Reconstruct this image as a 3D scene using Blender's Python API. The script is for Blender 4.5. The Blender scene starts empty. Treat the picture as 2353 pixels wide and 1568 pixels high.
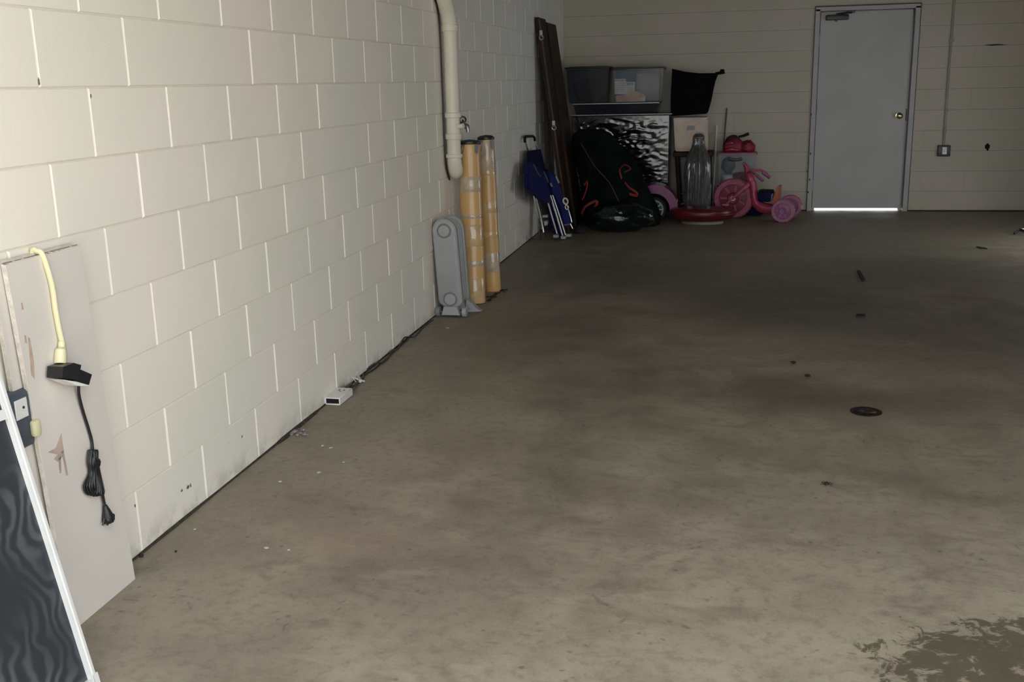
import bpy, bmesh, math, random
from mathutils import Vector, Matrix, noise
random.seed(7)
SC = bpy.context.scene
COL = SC.collection
PI = math.pi

# ---------------------------------------------------------------- camera
FPX = 2394.87                                  # focal length in pixels of the 2353 px wide frame
CAM = Vector((1.7574, -2.6951, 1.3994))
def cam_axes(yaw, pitch, roll):
    cy, sy, cp, sp = math.cos(yaw), math.sin(yaw), math.cos(pitch), math.sin(pitch)
    F = Vector((sy*cp, cy*cp, sp)); rt = Vector((cy, -sy, 0)); up = rt.cross(F)
    c, s = math.cos(roll), math.sin(roll)
    return rt*c + up*s, up*c - rt*s, F
RT, UP, FW = cam_axes(-0.2068, -0.2439, -0.0233)
cd = bpy.data.cameras.new('camera'); cam = bpy.data.objects.new('camera', cd); COL.objects.link(cam)
cam.matrix_world = Matrix(((RT.x, UP.x, -FW.x, CAM.x), (RT.y, UP.y, -FW.y, CAM.y), (RT.z, UP.z, -FW.z, CAM.z), (0, 0, 0, 1)))
cd.sensor_fit = 'HORIZONTAL'; cd.sensor_width = 36.0; cd.lens = 36.0*FPX/2353.0
cd.clip_start = 0.05; cd.clip_end = 200
SC.camera = cam

# ---------------------------------------------------------------- daylight and exposure
world = bpy.data.worlds.new('overcast_sky'); SC.world = world; world.use_nodes = True
bg = world.node_tree.nodes['Background']; bg.inputs[0].default_value = (0.89, 0.935, 0.98, 1); bg.inputs[1].default_value = 0.7
SC.view_settings.view_transform = 'Standard'; SC.view_settings.look = 'None'
SC.view_settings.gamma = 1.0; SC.view_settings.use_curve_mapping = False
SC.view_settings.exposure = 2.2
SC.cycles.use_denoising = True
SC.cycles.max_bounces = 10; SC.cycles.diffuse_bounces = 6; SC.cycles.glossy_bounces = 4
SC.cycles.transparent_max_bounces = 12; SC.cycles.transmission_bounces = 6
SC.cycles.sample_clamp_indirect = 6.0
sl = bpy.data.lights.new('sun', 'SUN'); sl.energy = 5.0; sl.angle = .02; sl.color = (1.0, .94, .84)
so = bpy.data.objects.new('sun', sl); COL.objects.link(so)      # stands behind the building, lights driveway and yards only
so.rotation_euler = Vector((.22, -.52, -.82)).to_track_quat('-Z', 'Y').to_euler()
XR = 4.9                                       # right wall
YB = 8.748                                     # back wall
YF = -0.95                                     # garage mouth (behind it the driveway and the photographer)
ZC = 2.75                                      # ceiling
SIDE = (5.5, 7.0, 0.0, 1.3)                    # open side doorway in the right wall: y0 y1 z0 z1
MOUTH = (0.0, 4.9, 2.7)                        # garage mouth: x0 x1 height
def portal(name, loc, rot, sx, sy):
    l = bpy.data.lights.new(name, 'AREA'); l.shape = 'RECTANGLE'; l.size = sx; l.size_y = sy
    l.cycles.is_portal = True
    o = bpy.data.objects.new(name, l); COL.objects.link(o); o.location = loc; o.rotation_euler = rot
portal('mouth_portal', ((MOUTH[0]+MOUTH[1])/2, YF-0.02, MOUTH[2]/2), (PI/2, 0, 0), MOUTH[1]-MOUTH[0], MOUTH[2])
portal('side_portal', (XR+0.02, (SIDE[0]+SIDE[1])/2, (SIDE[2]+SIDE[3])/2), (0, PI/2, 0), SIDE[3]-SIDE[2], SIDE[1]-SIDE[0])

# ---------------------------------------------------------------- from the photograph to the place
def ray(u, v): return FW + RT*((u-1176.5)/FPX) - UP*((v-784.0)/FPX)
def on(u, v, ax, val):
    d = ray(u, v); t = (val-CAM[ax])/d[ax]; return CAM + d*t
def fl(u, v, z=0.0): return on(u, v, 2, z)
def wl(u, v, x=0.0): return on(u, v, 0, x)
def bk(u, v, y): return on(u, v, 1, y)

# ---------------------------------------------------------------- materials
MATS = {}
class NT:
    def __init__(s, name):
        s.m = bpy.data.materials.new(name); s.m.use_nodes = True; s.t = s.m.node_tree
        s.b = s.t.nodes['Principled BSDF']; s.L = s.t.links
    def n(s, typ, **kw):
        x = s.t.nodes.new('ShaderNode'+typ)
        for k, v in kw.items(): setattr(x, k, v)
        return x
    def put(s, sock, v):
        if isinstance(v, bpy.types.NodeSocket): s.L.new(v, sock)
        else: sock.default_value = v
    def coord(s, kind='Object'): return s.n('TexCoord').outputs[kind]
    def pos(s): return s.n('NewGeometry').outputs['Position']
    def noise(s, vec, scale, detail=4, rough=.55, dist=0.0, stretch=None):
        if stretch:
            mp = s.n('Mapping'); s.put(mp.inputs[0], vec); mp.inputs['Scale'].default_value = stretch; vec = mp.outputs[0]
        x = s.n('TexNoise'); s.put(x.inputs['Vector'], vec); x.inputs['Scale'].default_value = scale
        x.inputs['Detail'].default_value = detail; x.inputs['Roughness'].default_value = rough; x.inputs['Distortion'].default_value = dist
        return x
    def ramp(s, v, a, b, lo=0.0, hi=1.0, smooth=True):
        x = s.n('MapRange', interpolation_type='SMOOTHSTEP' if smooth else 'LINEAR')
        s.put(x.inputs[0], v); x.inputs[1].default_value = a; x.inputs[2].default_value = b
        x.inputs[3].default_value = lo; x.inputs[4].default_value = hi; return x.outputs[0]
    def mix(s, f, a, b, mode='MIX'):
        x = s.n('Mix', data_type='RGBA', blend_type=mode); s.put(x.inputs[0], f)
        s.put(x.inputs[6], a if isinstance(a, bpy.types.NodeSocket) else (*a, 1)); s.put(x.inputs[7], b if isinstance(b, bpy.types.NodeSocket) else (*b, 1))
        return x.outputs[2]
    def math(s, op, a, b=0.0):
        x = s.n('Math', operation=op); s.put(x.inputs[0], a); s.put(x.inputs[1], b); return x.outputs[0]
    def bump(s, h, strength, dist=.01):
        x = s.n('Bump'); x.inputs['Strength'].default_value = strength; x.inputs['Distance'].default_value = dist
        s.put(x.inputs['Height'], h); s.L.new(x.outputs[0], s.b.inputs['Normal'])
def mat(name, col, rough=.6, metal=0.0, var=.12, vscale=8, bump=0.0, bscale=60, coat=0.0, alpha=1.0, spec=.5, sheen=0.0, stretch=None, col2=None):
    t = NT(name); v = t.coord()
    n = t.noise(v, vscale, 4, stretch=stretch)
    c2 = col2 or tuple(max(0, c*(1-var*2)) for c in col)
    t.put(t.b.inputs['Base Color'], t.mix(t.ramp(n.outputs[0], .3, .7), c2, col))
    t.b.inputs['Roughness'].default_value = rough; t.b.inputs['Metallic'].default_value = metal
    t.b.inputs['Coat Weight'].default_value = coat; t.b.inputs['Alpha'].default_value = alpha
    t.b.inputs['Specular IOR Level'].default_value = spec; t.b.inputs['Sheen Weight'].default_value = sheen
    if bump: t.bump(t.noise(v, bscale, 3, stretch=stretch).outputs[0], bump)
    MATS[name] = t.m; return t.m

def block_paint(name, base, warm, cool, rn=.06):
    t = NT(name); p = t.pos(); rnd = t.n('ObjectInfo').outputs['Random']
    n1 = t.noise(p, 2.2, 3); n2 = t.noise(p, 22, 5, .65)
    c = t.mix(t.ramp(n1.outputs[0], .35, .65), warm, cool)
    c = t.mix(t.math('MULTIPLY', t.ramp(n2.outputs[0], .3, .75), .35), c, base)
    c = t.mix(t.math('MULTIPLY', rnd, rn), c, (.42, .38, .32))
    # sparse scuffs and drip marks of dirt in the paint
    sp = t.noise(p, 5.5, 6, .7, .6, stretch=(1, 1, 1.8)); sc = t.ramp(sp.outputs[0], .70, .76)
    c = t.mix(t.math('MULTIPLY', sc, .4), c, (.28, .24, .18))
    sep = t.n('SeparateXYZ'); t.put(sep.inputs[0], p)
    low = t.ramp(sep.outputs[2], 0.0, .10, 1, 0)
    dn = t.noise(p, 9, 5, .7)
    c = t.mix(t.math('MULTIPLY', t.math('MULTIPLY', low, t.ramp(dn.outputs[0], .42, .62)), .45), c, (.34, .30, .23))
    t.put(t.b.inputs['Base Color'], c); t.b.inputs['Roughness'].default_value = .62; t.b.inputs['Specular IOR Level'].default_value = .35
    f = t.noise(p, 160, 4, .7); g = t.noise(p, 14, 3)
    t.bump(t.math('ADD', t.math('MULTIPLY', f.outputs[0], .5), g.outputs[0]), .22, .004)
    return t.m
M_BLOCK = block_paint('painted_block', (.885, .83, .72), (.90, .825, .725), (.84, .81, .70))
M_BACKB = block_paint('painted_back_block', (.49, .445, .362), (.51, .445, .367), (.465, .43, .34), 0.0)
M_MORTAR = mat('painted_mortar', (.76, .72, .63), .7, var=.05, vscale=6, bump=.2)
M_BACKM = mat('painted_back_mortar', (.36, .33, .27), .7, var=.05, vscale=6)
M_CEIL = mat('ceiling_board', (.17, .155, .135), .85, var=.06, vscale=2)
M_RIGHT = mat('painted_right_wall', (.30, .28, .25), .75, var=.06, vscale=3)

def floor_mat():
    t = NT('stained_concrete'); p = t.pos()
    warp = t.noise(p, 1.3, 4, .6)
    wv = t.n('VectorMath', operation='SUBTRACT'); t.put(wv.inputs[0], warp.outputs['Color']); wv.inputs[1].default_value = (.5, .5, .5)
    ws = t.n('VectorMath', operation='SCALE'); t.put(ws.inputs[0], wv.outputs[0]); ws.inputs['Scale'].default_value = .9
    pw = t.n('VectorMath', operation='ADD'); t.put(pw.inputs[0], p); t.put(pw.inputs[1], ws.outputs[0]); pw = pw.outputs[0]
    big = t.noise(p, .75, 3, .5, .3); mid = t.noise(p, 3.2, 6, .62, .4); fine = t.noise(p, 24, 6, .7); grit = t.noise(p, 120, 3, .7)
    c = t.mix(t.ramp(big.outputs[0], .32, .68), (.200, .162, .118), (.262, .228, .166))
    c = t.mix(t.ramp(mid.outputs[0], .34, .66, 0, .75), c, (.330, .290, .212))
    c = t.mix(t.ramp(fine.outputs[0], .46, .68, 0, .55), c, (.150, .122, .086))
    c = t.mix(t.ramp(grit.outputs[0], .35, .7, 0, .25), c, (.38, .34, .27))
    def spot(c, x, y, rx, ry, col, amt, soft=.65, vec=pw):
        d = t.n('VectorMath', operation='SUBTRACT'); t.put(d.inputs[0], vec); d.inputs[1].default_value = (x, y, 0)
        e = t.n('VectorMath', operation='MULTIPLY'); t.put(e.inputs[0], d.outputs[0]); e.inputs[1].default_value = (1/rx, 1/ry, 0)
        l = t.n('VectorMath', operation='LENGTH'); t.put(l.inputs[0], e.outputs[0])
        return t.mix(t.ramp(l.outputs['Value'], 1-soft, 1+soft*.6, amt, 0), c, col)
    dk = (.085, .068, .052)
    for a in STAINS_SHADE: c = spot(c, *a)
    md = t.noise(p, 6.5, 5, .68, .9, stretch=(.55, 1.0, 1)); c = t.mix(t.ramp(md.outputs[0], .52, .70, 0, .40), c, (.125, .100, .070))
    lt = t.noise(p, 4.1, 5, .66, .7, stretch=(.45, 1.2, 1)); c = t.mix(t.ramp(lt.outputs[0], .56, .74, 0, .35), c, (.40, .36, .28))
    # lengthwise wear streaks left by tyres and hosing
    st = t.noise(p, 2.4, 5, .65, .5, stretch=(1.0, 3.2, 1)); c = t.mix(t.ramp(st.outputs[0], .56, .76, 0, .45), c, (.13, .107, .082))
    # damp, peeling patch of broken-up dark flecks by the mouth
    d = t.n('VectorMath', operation='SUBTRACT'); t.put(d.inputs[0], p); d.inputs[1].default_value = (2.66, -.30, 0)
    e = t.n('VectorMath', operation='MULTIPLY'); t.put(e.inputs[0], d.outputs[0]); e.inputs[1].default_value = (1/.60, 1/.36, 0)
    l = t.n('VectorMath', operation='LENGTH'); t.put(l.inputs[0], e.outputs[0])
    zone = t.ramp(l.outputs['Value'], .55, 1.25, 1, 0)
    fl_ = t.noise(p, 17, 8, .74, .5)
    fleck = t.ramp(t.math('ADD', fl_.outputs[0], t.math('MULTIPLY', zone, .29)), .67, .75, 0, 1)
    wet = t.math('MULTIPLY', fleck, t.ramp(zone, 0, .18))
    c = t.mix(t.math('MULTIPLY', wet, .86), c, (.085, .070, .045))
    # pits and specks
    vo = t.n('TexVoronoi'); t.put(vo.inputs['Vector'], p); vo.inputs['Scale'].default_value = 7.0; vo.inputs['Randomness'].default_value = 1
    pit = t.ramp(vo.outputs['Distance'], .035, .075, 1, 0)
    c = t.mix(t.math('MULTIPLY', pit, .6), c, (.10, .08, .06))
    v2 = t.n('TexVoronoi'); t.put(v2.inputs['Vector'], pw); v2.inputs['Scale'].default_value = 19.0
    gate = t.ramp(t.noise(p, 2.0, 3).outputs[0], .48, .60)
    c = t.mix(t.math('MULTIPLY', t.math('MULTIPLY', t.ramp(v2.outputs['Distance'], .10, .24, 1, 0), gate), .5), c, (.11, .085, .06))
    c = t.mix(1.0, c, (.915, .895, .875), 'MULTIPLY')
    t.put(t.b.inputs['Base Color'], c)
    rr = t.ramp(mid.outputs[0], .3, .7, .42, .60)
    t.put(t.b.inputs['Roughness'], t.math('SUBTRACT', rr, t.math('MULTIPLY', wet, .15)))
    t.b.inputs['Specular IOR Level'].default_value = .45
    t.bump(t.math('ADD', fine.outputs[0], t.math('MULTIPLY', mid.outputs[0], 1.5)), .16, .01)
    return t.m
# stain and mid-floor shade: x, y, radius x, radius y, colour, amount
DK = (.085, .068, .052); BR = (.12, .085, .06); PK = (.33, .235, .19)
STAINS_SHADE = [(2.02, 1.95, .42, .36, BR, .62), (2.36, 1.78, .30, .25, DK, .45), (2.9, 1.9, .6, .35, BR, .35),
          (2.15, 4.05, .75, .9, DK, .62), (1.05, 4.9, .7, .8, DK, .45), (.75, 3.0, .55, .75, DK, .34), (2.9, 5.2, .9, .6, DK, .35),  # first dark spot here paints both stain and weaker light at mid floor
          (3.2, 3.2, .9, .9, DK, .4), (1.1, .95, .16, .95, DK, .34), (1.0, -.05, .42, .3, DK, .30), (.62, -.55, .25, .22, DK, .28),
          (.55, .25, .25, .22, PK, .35), (1.7, .75, .5, .18, DK, .20), (2.7, .9, .5, .2, DK, .22), (1.25, 2.1, .35, .5, BR, .30)]
M_FLOOR = floor_mat()
M_DRIVE = mat('driveway_concrete', (.42, .385, .33), .85, var=.08, vscale=2)
M_YARD = mat('blue_tinted_paving', (.42, .52, .66), .85, var=.05, vscale=2)  # blue put into the colour so daylight bounced indoors turns cool
M_GAP = mat('joint_dirt', (.055, .045, .033), .9, var=.3, vscale=30)
M_SCUFF = mat('brown_scuff', (.24, .19, .13), .8, var=.3, vscale=60)
M_DOOR = mat('grey_door_paint', (.445, .43, .41), .5, var=.05, vscale=2.5, bump=.05, bscale=30)
M_FRAME = mat('grey_frame_paint', (.43, .41, .40), .5, var=.06, vscale=5)
M_BRASS = mat('brass', (.78, .62, .30), .22, 1.0, var=.1)
M_DMETAL = mat('dark_metal', (.07, .07, .065), .45, .7)
M_STEEL = mat('galvanised_steel', (.42, .43, .42), .4, .8, var=.15, vscale=20)
M_CHROME = mat('polished_aluminium', (.80, .80, .82), .2, 1.0, var=.03)
M_COND = mat('painted_conduit', (.36, .34, .26), .5, var=.08)
M_WHITE = mat('white_plastic', (.78, .77, .74), .35, var=.04)
M_BLACKP = mat('black_plastic', (.012, .012, .013), .38, var=.1)
M_BLACKR = mat('black_rubber', (.010, .010, .010), .6, var=.1)
M_PIPE = mat('cream_painted_pipe', (.74, .70, .58), .45, var=.05, vscale=6)
M_GREY = mat('grey_heater_enamel', (.36, .362, .355), .38, var=.05, vscale=6)
M_GREYD = mat('dark_grey_heater_enamel', (.20, .21, .22), .4, var=.05)
M_CARD = mat('orange_cardboard', (.68, .41, .155), .42, var=.10, vscale=5, coat=.35, stretch=(1, 1, .35), bump=.1, bscale=25)
M_TAPE = mat('clear_tape_band', (.66, .45, .23), .16, var=.12, vscale=14, coat=.6, bump=.25, bscale=45)
M_TAPES = mat('smoky_stretch_film', (.58, .46, .32), .2, var=.14, vscale=18, coat=.5, bump=.3, bscale=40)
M_GYP = mat('painted_gypsum_face', (.72, .665, .60), .6, var=.04, vscale=3.5)
M_GYPE = mat('raw_gypsum_edge', (.72, .66, .57), .85, var=.12, vscale=30, bump=.5, bscale=60)
M_TORN = mat('torn_brown_paper', (.52, .40, .32), .85, var=.15, vscale=30)
M_KRAFT = mat('brown_paper_layer', (.30, .19, .12), .9, var=.3, vscale=25)
M_YEL = mat('yellowed_cord', (.72, .67, .42), .4, var=.05)
M_BLUEBOX = mat('blue_grey_plastic', (.065, .085, .11), .45, var=.1)
M_NAVY = mat('royal_blue_nylon', (.010, .018, .115), .7, var=.2, vscale=10, spec=.2, bump=.35, bscale=18)
M_NAVYD = mat('navy_nylon', (.006, .010, .055), .7, var=.2, vscale=10, spec=.15, bump=.35, bscale=18)
M_WOOD = mat('dark_brown_wood', (.040, .020, .009), .6, spec=.2, var=.25, vscale=5, stretch=(6, 6, .5))
M_WOODR = mat('reddish_brown_wood', (.10, .045, .028), .5, var=.25, vscale=5, stretch=(6, 6, .5))
M_GREEN = mat('dark_green_fabric', (.003, .0095, .0075), .85, spec=.12, var=.35, vscale=6, bump=.5, bscale=14)
M_GREENS = mat('glossy_green_plastic_film', (.002, .010, .008), .22, var=.3, vscale=9, coat=.3, bump=1.0, bscale=16)
M_REDH = mat('red_webbing', (.30, .035, .022), .7, var=.15, vscale=20)
M_BLACKF = mat('black_fabric', (.004, .004, .006), .9, spec=.1, var=.2)
M_SMOKE = mat('smoky_clear_plastic', (.035, .04, .05), .15, var=.1, alpha=.55, coat=.3, bump=.15, bscale=6)
M_CLEAR = mat('clear_grey_plastic', (.25, .26, .29), .18, var=.08, alpha=.18, coat=.3, bump=.1, bscale=6)
M_DARKC = mat('dark_clothes', (.02, .02, .025), .9, var=.4, vscale=12)
M_CABD = mat('black_cabinet_laminate', (.012, .012, .014), .4, var=.1)
M_BEIGE = mat('beige_cardboard', (.50, .38, .29), .5, var=.12, vscale=6, coat=.3, bump=.3, bscale=20)
M_PAPER = mat('white_paper', (.80, .78, .74), .7, var=.08, vscale=14)
M_PEACH = mat('peach_printed_paper', (.80, .58, .42), .6, var=.2, vscale=12, col2=(.55, .28, .22))
M_TEAL = mat('teal_print', (.05, .14, .19), .6, var=.2)
M_PINK = mat('pink_plastic', (.47, .055, .115), .35, var=.08)
M_PINKL = mat('pale_pink_plastic', (.46, .11, .19), .38, var=.12, vscale=20)
M_MAUVE = mat('mauve_pink_plastic', (.36, .11, .26), .4, var=.12, vscale=16)
M_PURP = mat('purple_pink_plastic', (.22, .030, .13), .32, var=.1)
M_PALE = mat('pale_rose_plastic', (.44, .17, .27), .4, var=.12, vscale=16)
M_PINKD = mat('deep_pink_plastic', (.25, .035, .07), .4, var=.15, vscale=16)
M_LILAC = mat('lilac_plastic', (.22, .19, .30), .35, var=.1)
M_RED = mat('dark_red_plastic', (.13, .010, .010), .32, var=.15)
M_REDP = mat('raspberry_red_cloth', (.30, .022, .055), .6, var=.3, vscale=14)
M_TAN = mat('beige_plastic_base', (.24, .20, .14), .5, var=.1)
M_ORNG = mat('orange_plastic', (.48, .12, .05), .4, var=.1)
M_AMBER = mat('amber_plastic', (.40, .16, .07), .3, var=.1)
M_RIM = mat('silver_plastic_rim', (.62, .62, .66), .3, .6, var=.1)
M_OLIVE = mat('olive_wood_stick', (.15, .13, .07), .7, var=.15)
M_BARK = mat('dark_bark', (.035, .022, .014), .9, var=.4, vscale=30, bump=.5)
M_CHIP = mat('white_paint_flake', (.62, .60, .54), .7, var=.1)
M_DUST = mat('grey_rubble', (.33, .28, .25), .9, var=.35, vscale=40, bump=.6)
M_GRATE = mat('rusty_drain_iron', (.035, .024, .018), .7, .4, var=.4, vscale=40)
M_HOLE = mat('dark_cavity', (.006, .004, .003), .95, var=.1)

def wrap_mat(name, base, rough, scale, stretch, strength, dist):
    t = NT(name); v = t.coord()
    a = t.noise(v, scale, 7, .7, 1.4, stretch=stretch); b = t.noise(v, scale*3.2, 4, .6, .8, stretch=stretch)
    t.put(t.b.inputs['Base Color'], t.mix(t.ramp(b.outputs[0], .3, .7), tuple(x*.5 for x in base), base))
    t.b.inputs['Roughness'].default_value = rough; t.b.inputs['Coat Weight'].default_value = .8; t.b.inputs['Coat Roughness'].default_value = .10; t.b.inputs['Coat IOR'].default_value = 1.8
    t.b.inputs['Specular IOR Level'].default_value = .5
    t.bump(t.math('ADD', a.outputs[0], t.math('MULTIPLY', b.outputs[0], .4)), strength, dist)
    return t.m
M_WRAP = wrap_mat('wrinkled_black_stretch_wrap', (.007, .008, .010), .13, 17, (1, 1, 2.2), 1.0, .060)
M_FILM = wrap_mat('wrinkled_clear_bag_film', (.24, .24, .22), .12, 11, (3, 3, .5), 1.0, .06)

def screen_mat():
    t = NT('dark_insect_mesh'); v = t.coord()
    w = t.n('TexWave', wave_type='BANDS', bands_direction='Y'); t.put(w.inputs['Vector'], v)
    w.inputs['Scale'].default_value = 7.5; w.inputs['Distortion'].default_value = 24.0; w.inputs['Detail'].default_value = 2.5; w.inputs['Detail Scale'].default_value = .7
    n = t.noise(v, 2.2, 2)
    f = t.math('MULTIPLY', t.ramp(w.outputs[0], .15, 1.0), t.ramp(n.outputs[0], .36, .64))
    t.put(t.b.inputs['Base Color'], t.mix(f, (.030, .036, .042), (.112, .118, .122)))
    t.b.inputs['Roughness'].default_value = .42; t.b.inputs['Specular IOR Level'].default_value = .35
    return t.m
M_SCREEN = screen_mat()

# ---------------------------------------------------------------- mesh helpers
ORG = {}
def finish(bm, angle=38):
    bmesh.ops.recalc_face_normals(bm, faces=bm.faces)
    for f in bm.faces: f.smooth = True
    lim = math.radians(angle)
    for e in bm.edges:
        if len(e.link_faces) != 2 or e.calc_face_angle(0) > lim: e.smooth = False
def obj(name, bm, mat_, parent=None, label=None, kind=None, recalc=True, mats=None):
    if recalc: finish(bm)
    o0 = ORG.get(parent.as_pointer(), Vector()) if parent else Vector()
    if o0.length: bmesh.ops.translate(bm, verts=bm.verts, vec=-o0)
    me = bpy.data.meshes.new(name); bm.to_mesh(me); bm.free()
    for m in (mats or [mat_]): me.materials.append(m)
    o = bpy.data.objects.new(name, me); COL.objects.link(o)
    if parent:
        o.parent = parent; ORG[o.as_pointer()] = o0
    if label: o['label'] = label
    if kind: o['kind'] = kind
    return o
def thing(name, label, cat, loc=(0, 0, 0), group=None):
    o = bpy.data.objects.new(name, None); COL.objects.link(o); o.location = loc
    o.empty_display_size = .1; ORG[o.as_pointer()] = Vector(loc)
    o['label'] = label; o['category'] = cat
    if group: o['group'] = group
    return o
def tag(o, label, cat, group=None):
    o['label'] = label; o['category'] = cat
    if group: o['group'] = group
    return o
def rebase(o):
    """put a one-mesh thing's origin at the middle of its base"""
    vs = o.data.vertices; n = len(vs)
    c = Vector((sum(v.co.x for v in vs)/n, sum(v.co.y for v in vs)/n, min(v.co.z for v in vs)))
    o.data.transform(Matrix.Translation(-c)); o.location = c; return o
def B(): return bmesh.new()
def box(bm, c, s, bev=0.0, rot=None, seg=1):
    r = bmesh.ops.create_cube(bm, size=1.0); vs = r['verts']
    bmesh.ops.scale(bm, vec=Vector(s), verts=vs)
    if bev > 0:
        es = list({e for v in vs for e in v.link_edges})
        rb = bmesh.ops.bevel(bm, geom=es, offset=bev, segments=seg, affect='EDGES', profile=.5)
        vs = list({v for f in rb['faces'] for v in f.verts} | {v for v in vs if v.is_valid})
    if rot is not None: bmesh.ops.transform(bm, matrix=rot.to_4x4(), verts=vs)
    bmesh.ops.translate(bm, vec=Vector(c), verts=vs)
    return vs
def quadbox(bm, front, off):
    """solid between a quad (or polygon) and the same polygon moved by off"""
    a = [bm.verts.new(p) for p in front]; b = [bm.verts.new(Vector(p)+Vector(off)) for p in front]
    n = len(a); bm.faces.new(a); bm.faces.new(b[::-1])
    for i in range(n): bm.faces.new((a[i], b[i], b[(i+1) % n], a[(i+1) % n]))
def smooth_path(pts, k=4):
    pts = [Vector(p) for p in pts]
    if len(pts) < 3: return pts
    out = []
    P = [pts[0]*2-pts[1]] + pts + [pts[-1]*2-pts[-2]]
    for i in range(1, len(P)-2):
        p0, p1, p2, p3 = P[i-1:i+3]
        for j in range(k):
            t = j/k
            out.append(.5*((2*p1)+(p2-p0)*t+(2*p0-5*p1+4*p2-p3)*t*t+(3*p1-p0-3*p2+p3)*t**3))
    out.append(pts[-1]); return out
def tube(bm, pts, r, n=8, smooth=0, cap=True, flat=1.0, closed=False):
    pts = smooth_path(pts, smooth) if smooth else [Vector(p) for p in pts]
    m = len(pts); rr = r if isinstance(r, (list, tuple)) else [r]*m
    if len(rr) != m: rr = [rr[min(len(rr)-1, int(i*(len(rr)-1)/(m-1)+.5))] for i in range(m)]
    T = []
    for i in range(m):
        a = pts[(i-1) % m] if closed or i else pts[0]; b = pts[(i+1) % m] if closed or i < m-1 else pts[-1]
        T.append((b-a).normalized())
    up = Vector((0, 0, 1)) if abs(T[0].z) < .9 else Vector((1, 0, 0))
    N = (up - T[0]*up.dot(T[0])).normalized(); rings = []
    for i in range(m):
        N = (N - T[i]*N.dot(T[i])).normalized(); Bn = T[i].cross(N)
        rings.append([bm.verts.new(pts[i]+(N*math.cos(2*PI*k/n)+Bn*math.sin(2*PI*k/n)*flat)*rr[i]) for k in range(n)])
    for i in range(m if closed else m-1):
        A, C = rings[i], rings[(i+1) % m]
        for k in range(n): bm.faces.new((A[k], A[(k+1) % n], C[(k+1) % n], C[k]))
    if cap and not closed: bm.faces.new(rings[0][::-1]); bm.faces.new(rings[-1])
def lathe(bm, prof, n=24, M=None, sx=1.0, sy=1.0, jitter=None):
    M = M or Matrix.Identity(4); rings = []
    for (r, z) in prof:
        ring = []
        for k in range(n):
            a = 2*PI*k/n; q = Vector((math.cos(a)*r*sx, math.sin(a)*r*sy, z))
            if jitter: q = jitter(q, a)
            ring.append(bm.verts.new(M @ q))
        rings.append(ring)
    for A, C in zip(rings, rings[1:]):
        for k in range(n): bm.faces.new((A[k], A[(k+1) % n], C[(k+1) % n], C[k]))
    ring_shaped = prof[0] == prof[-1]
    if prof[0][0] > 1e-5 and not ring_shaped: bm.faces.new(rings[0][::-1])
    if prof[-1][0] > 1e-5 and not ring_shaped: bm.faces.new(rings[-1])
    bmesh.ops.remove_doubles(bm, verts=bm.verts, dist=1e-6)
def axis_m(c, d):
    """matrix that takes local z to direction d at point c"""
    return Matrix.Translation(Vector(c)) @ Vector(d).to_track_quat('Z', 'Y').to_matrix().to_4x4()
def ring_torus(bm, c, d, R, r, n=24, m=8):
    M = axis_m(c, d); tube(bm, [M @ Vector((math.cos(2*PI*i/n)*R, math.sin(2*PI*i/n)*R, 0)) for i in range(n)], r, m, closed=True)
def lump(bm, c, s, n=24, m=16, amp=.06, fr=3.0, seed=0, flat_base=None, pw=1.0):
    vs = bmesh.ops.create_uvsphere(bm, u_segments=n, v_segments=m, radius=1.0)['verts']
    for v in vs:
        d = v.co.copy()
        k = 1+amp*2*noise.noise(d*fr+Vector((seed, seed*.7, 0))) + amp*noise.noise(d*fr*2.7+Vector((seed, 3, 0)))
        v.co = Vector((c[0]+d.x*s[0]*k, c[1]+d.y*s[1]*k, c[2]+d.z*s[2]*k))
        if flat_base is not None and v.co.z < flat_base: v.co.z = flat_base
    return vs
def structure(name, bm, m, parent=None): return obj(name, bm, m, parent, kind='structure')

# ---------------------------------------------------------------- the setting
bm = B(); quadbox(bm, [(0, YF, 0), (XR, YF, 0), (XR, YB+.16, 0), (0, YB+.16, 0)], (0, 0, -.15)); structure('floor', bm, M_FLOOR)
bm = B(); quadbox(bm, [(-14, -16, -.012), (20, -16, -.012), (20, YF, -.012), (-14, YF, -.012)], (0, 0, -.15)); structure('driveway', bm, M_DRIVE)
bm = B(); quadbox(bm, [(XR, YF, -.012), (20, YF, -.012), (20, 20, -.012), (XR, 20, -.012)], (0, 0, -.15)); structure('side_yard', bm, M_YARD)
bm = B(); quadbox(bm, [(-6, YB+.16, -.012), (XR, YB+.16, -.012), (XR, 16, -.012), (-6, 16, -.012)], (0, 0, -.15)); structure('rear_path', bm, M_YARD)
bm = B(); quadbox(bm, [(-.2, YF-.2, ZC), (XR+.2, YF-.2, ZC), (XR+.2, YB+.2, ZC), (-.2, YB+.2, ZC)], (0, 0, .2)); structure('ceiling', bm, M_CEIL)

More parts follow.
